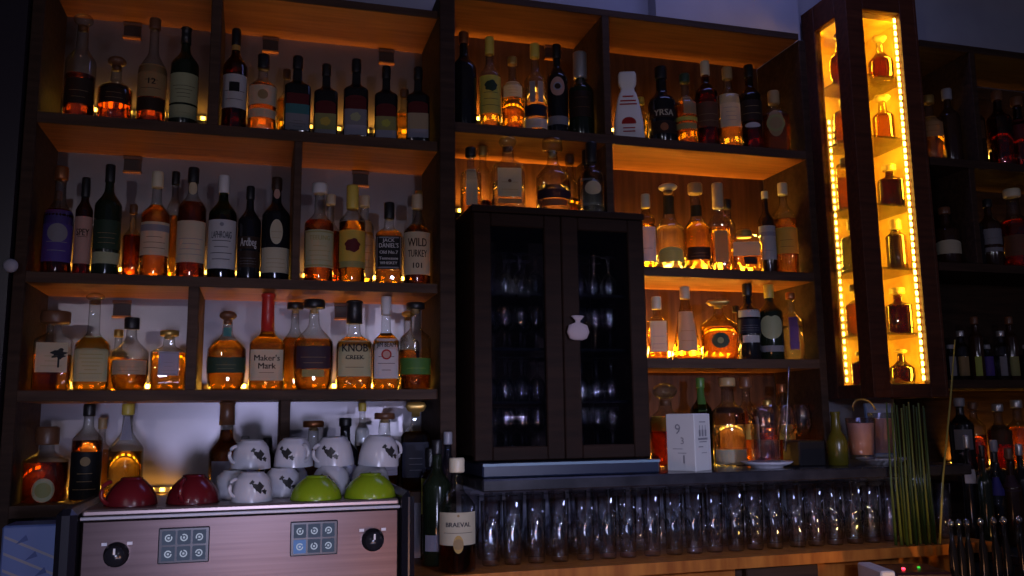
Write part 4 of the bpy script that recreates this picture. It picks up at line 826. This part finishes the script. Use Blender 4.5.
# cups
def cup(px, py, wpx, Y, color, tilt, lab, grp, bowl=False, prints=0, inverted=True, hang=None, handle=True, z=None):
    q = at(px, py, Y); r = (at(px + wpx/2, py, Y) - at(px - wpx/2, py, Y)).length / 2; h = r * ((1.08 if handle else .90) if bowl else 1.42)
    cm = plain(color, .22, 0, .6)
    t = empty('bowl' if bowl and not handle else 'cup', (q.x, Y, z if z is not None else 1.330), rot=tilt)
    tag(t, lab, 'bowl' if bowl and not handle else 'cup', grp)
    P = [(0, r), (.002, r*1.0), (h*.35, r*.93), (h*.62, r*.78), (h*.85, r*.55), (h*.93, r*.44), (h*.94, r*.42), (h, r*.42), (h, r*.36), (h*.95, r*.34), (h*.945, .001)] if bowl else \
        [(0, r), (.002, r*1.0), (h*.4, r*.95), (h*.75, r*.84), (h*.9, r*.7), (h*.96, r*.58), (h, r*.57), (h, r*.5), (h*.96, r*.48), (h*.955, .001)]
    Pi = [(z_ if k else 0, rr*.93) for k, (z_, rr) in enumerate(P[:5])]
    mb = MB(); mb.loft(P, cm, 2, 1, 32, (False, False))
    mb.loft([(0, r), (0, r*.93)] + [(z_*.93, rr*.93) for z_, rr in P[1:5]] + [(h*.88, .001)], cm, 2, 1, 32, (False, False)); mb.build('cup_body', t)
    if handle:
        hm = MB(); a_ = hang if hang is not None else -1.2; R_ = r*.42
        pts = [((r*.86 + R_*.9*math.sin(b)) * math.cos(a_), (r*.86 + R_*.9*math.sin(b)) * math.sin(a_), h*.5 + R_*math.cos(b)) for b in [math.pi*k/10 for k in range(11)]]
        hm.tube(pts, r*.09, cm, 10); hm.build('handle', t)
    if prints:
        pm = MB(); ink = plain((.02, .02, .02), .4)
        Pr = [(z_, rr) for z_, rr in P[:6]]
        def rs(s, zz_, off):
            rr = rad(Pr, zz_) + off; a_ = s / r + prints; return (math.sin(a_)*rr, -math.cos(a_)*rr, zz_)
        K = 30
        def bl(s0, z0, R1, k1):
            vs = [rs(s0, z0, .0008)] + [rs(s0 + R1*(1 + .35*math.sin(k1*2*math.pi*i/K))*math.cos(2*math.pi*i/K), z0 + R1*.9*(1 + .3*math.cos(5*2*math.pi*i/K))*math.sin(2*math.pi*i/K), .0008) for i in range(K)]
            pm.add(vs, [[0, 1+i, 1+(i+1) % K] for i in range(K)], ink, True)
        bl(0, h*.5, r*.26, 3); bl(-r*.35, h*.68, r*.12, 4); bl(r*.30, h*.36, r*.13, 5)
        pm.build('printed_mark', t)
D = math.radians
for i, px in enumerate((131, 193)):
    cup(px, 500, 54, -.42, (.13, .008, .012), (0, 0, 0), ('dark red upturned cup at the left end of the machine', 'dark red upturned cup beside the white cups')[i], 'dark red cups on the machine', True, hang=(-2.5, -1.9)[i], z=1.3276)
for i, px in enumerate((316, 370)):
    cup(px, 496, 52, -.44, (.24, .36, .012), (0, 0, 0), ('lime green upturned bowl, left one of the pair', 'lime green upturned bowl, right one of the pair')[i], 'lime green bowls on the machine', True, handle=False, z=1.3276)
T0 = 1.3276; T1 = T0 + .0645
wc = [(252, -.44, T0, 0, .35, -2.6, 'in the front row next to the red cup'), 
      (234, -.335, T0, 0, .5, 2.4, 'in the middle row behind the red cup'), (282, -.335, T0, 0, .3, 2.2, 'in the middle row left of the green bowls'), (331, -.335, T0, 0, -.3, 2.0, 'in the middle row between the green bowls'), (370, -.33, T0, 0, .2, 1.2, 'in the middle row at the right end'),
      (240, -.235, T0, 0, 0, 2.0, 'in the rear row at the left'), (290, -.235, T0, 0, 0, 1.8, 'in the rear row near the middle'), (342, -.235, T0, 0, 0, 1.3, 'in the rear row behind the green bowls'),
      (250, -.33, T1, 0, .45, -2.6, 'stacked on top at the left of the pile'), (293, -.30, T1, 0, -.45, -1.0, 'stacked on top with its handle forward, left of centre'), (322, -.385, T1 - .0, 0, .1, 2.5, ''),
      (334, -.31, T1, 0, -.3, -2.6, 'stacked on top behind the right green bowl'), (378, -.35, T1 - .0, 0, .5, .4, 'stacked on top at the right end of the pile')]
for px, Y, z, tl, pr_, hg, lab in wc:
    if lab: cup(px, 490, 42 + (Y + .44) * -14, Y, (.56, .56, .60), (D(3) if z > 1.35 else 0, D(random.uniform(-4, 4)) if z > 1.35 else 0, 0), 'white cup with black print, ' + lab, 'white cups on the machine', False, pr_ or .02, z=z + (.003 if z > 1.35 else 0), hang=hg)
mb = MB(); q = at(32, 525, -.32); mb.box(-.058, .058, 0, .1, -q.z + .8986, 0, plain((.10, .15, .34), .4), .004)
for k in range(5):
    z = -.02 - .035*k; mb.add([(-.052, -.001, z), (.052, -.001, z - .05), (.052, -.001, z - .056), (-.052, -.001, z - .006)], [[0, 1, 2, 3]], plain((.25, .24, .26), .5))
    mb.add([(-.03 + .02*k, -.0012, z - .02), (-.01 + .02*k, -.0012, z + .0), (-.005 + .02*k, -.0012, z - .012)], [[0, 1, 2]], plain((.03, .06, .2), .5))
o = mb.build('patterned_tin', None, q); tag(o, 'blue patterned tin at the lower left beside the espresso machine', 'tin')
# foreground bottles right of the machine
LEDGE = 1.121
r0 = make_bottle(457, 458, 38, -.255, LEDGE, 'tall', 'c', 'd', .3, (.13, 1.25, 'cream', 'cap'), [L(513, 546, 'cream', .95, (('BRAEVAL', .62, .2),), 1, 'navy', em=('disc', .9, .04, 'tan')), L(536, 554, 'gold', .27, sh='oval', em=('disc', .5, .3, 'tan'))], 'whisky bottle with cream label and brown medal beside the espresso machine', 'bottle', None, 'whisky_bottle', .56)
r1 = make_bottle(437, 440, 30, -.145, LEDGE, 'tall', 'kg', None, 0, (.12, 1.1, 'black', 'cap'), [L(536, 552, 'lav', .7)], 'dark wine bottle with lavender label behind the cream-labelled whisky', 'bottle', None, 'wine_bottle')
r2 = make_bottle(430, 448, 20, -.05, LEDGE, 'slim', 'c', 'a', .8, (.18, 1.2, 'black', 'cap'), [L(479, 515, 'ygreen', .9), L(454, 462, 'yellow', .9)], 'tall amber bottle with lime label beside the espresso machine', 'bottle', None, 'liquor_bottle', .72)
r3 = make_bottle(448, 432, 17, -.07, LEDGE, 'slim', 'u', 'w', .5, (.1, 1.2, 'grey', 'cap'), [], 'slim bluish glass bottle tallest beside the cabinet side', 'bottle', None, 'liquor_bottle', .72)
mb = MB(); mb.box(XL + .001, .498, -.52, YB - .002, .86, .898, plain((.05, .05, .06), .3), .004); o = mb.build('lower_worktop'); tag(o, 'dark worktop carrying the espresso machine', 'worktop')

# ------------------------------------------------------------------ room
lavw = mottled('lavender grey plaster', (.30, .30, .36), (.38, .38, .44), 2.5, .8)
def st_(name, x0, x1, y0, y1, z0, z1, mt): q = MB(); q.box(x0, x1, y0, y1, z0, z1, mt); o = q.build(name); o['kind'] = 'structure'; return o
st_('wall_back', -1.4, 4.0, YB + .014, YB + .12, 0, 3.6, lavw)
st_('wall_left', -1.52, -1.4, -3.2, YB + .12, 0, 3.6, plain((.06, .06, .08), .7))
st_('wall_right', 4.0, 4.12, -3.2, YB + .12, 0, 3.6, plain((.12, .09, .09), .7))
st_('floor', -1.52, 4.12, -3.2, YB + .12, -.05, 0, mottled('dark floor tiles', (.04, .035, .03), (.07, .06, .05), 6, .4))
st_('ceiling', -1.52, 4.12, -3.2, YB + .12, 3.6, 3.65, plain((.10, .10, .12), .8))
st_('trim_left', -1.0, -.622, -.02, YB + .012, 0, 3.3, plain((.018, .014, .022), .35))
st_('trim_back', 1.35, 1.95, YB - .05, YB + .013, 2.90, 3.3, lavw)
mb = MB(); q = at(11, 266, -.028); mb.loft([(-.001, .001), (0, .017), (.006, .018), (.012, .012), (.014, .001)], plain((.35, .35, .42), .5), 2, 1, 24); o = mb.build('round_knob', None, q, (math.radians(90), 0, 0)); tag(o, 'pale round knob on the dark left post', 'knob')

# ------------------------------------------------------------------ lights of the room and added fills
def pt(name, loc, e, c, r=.03):
    ld = bpy.data.lights.new(name, 'POINT'); ld.energy = e; ld.color = c; ld.shadow_soft_size = r; o = bpy.data.objects.new(name, ld); col.objects.link(o); o.location = loc
BLU = (.62, .64, 1)
a = area('low_blue_fill', (.15, -1.55, .86), .7, .08, 1.2, BLU, (0, 0, 0)); a.rotation_euler = (Vector((.1, .1, 1.35)) - Vector(a.location)).to_track_quat('-Z', 'Y').to_euler()  # unseen low fill, added for the cool light from below
def spot(name, loc, aim, e, c, ang, r=.04, blend=1):
    ld = bpy.data.lights.new(name, 'SPOT'); ld.energy = e; ld.color = c; ld.spot_size = math.radians(ang); ld.spot_blend = blend; ld.shadow_soft_size = r
    o = bpy.data.objects.new(name, ld); col.objects.link(o); o.location = loc; o.rotation_euler = (Vector(aim) - Vector(loc)).to_track_quat('-Z', 'Y').to_euler(); return o
spot('blue_spot', (0, -3.15, 1.16), (.04, .2, 1.26), 85, BLU, 34, .16)
spot('blue_spot', (1.1, -3.0, 1.75), (1.1, .1, 1.26), 130, BLU, 38)
pt('lamp', (-.9, -3.0, 2.1), 11.5, (.86, .80, .93), .03); pt('lamp', (.75, -3.0, 2.0), 16, (.78, .76, 1), .03); pt('lamp', (2.9, -2.2, 2.1), 4, (.75, .72, 1), .03)
pt('low_lamp', (.43, -1.6, 1.03), 3.2, (1, .42, .16), .05); pt('low_lamp', (.02, -1.6, .95), 2.2, (1, .42, .18), .05)
for i in range(11): pt('rack_sparkle_fill', (.68 + i * .135, -.235, 1.300), .028, (.5, .55, 1), .006)  # unseen points added for bluish haze and sparkle on the rack glasses
spot('warm_plank_fill', (1.7, -1.5, .75), (1.75, -.3, 1.08), 20, (1, .5, .12), 42)  # unseen warm spot, added low down to brighten the planks
a = area('ceiling_wash', (1.5, -.2, 3.5), 1.0, .3, 3, (.32, .36, 1), (math.radians(10), 0, 0))
w = bpy.data.worlds.new('world'); sc.world = w; w.use_nodes = True
w.node_tree.nodes['Background'].inputs[0].default_value = (.25, .28, .6, 1); w.node_tree.nodes['Background'].inputs[1].default_value = .06
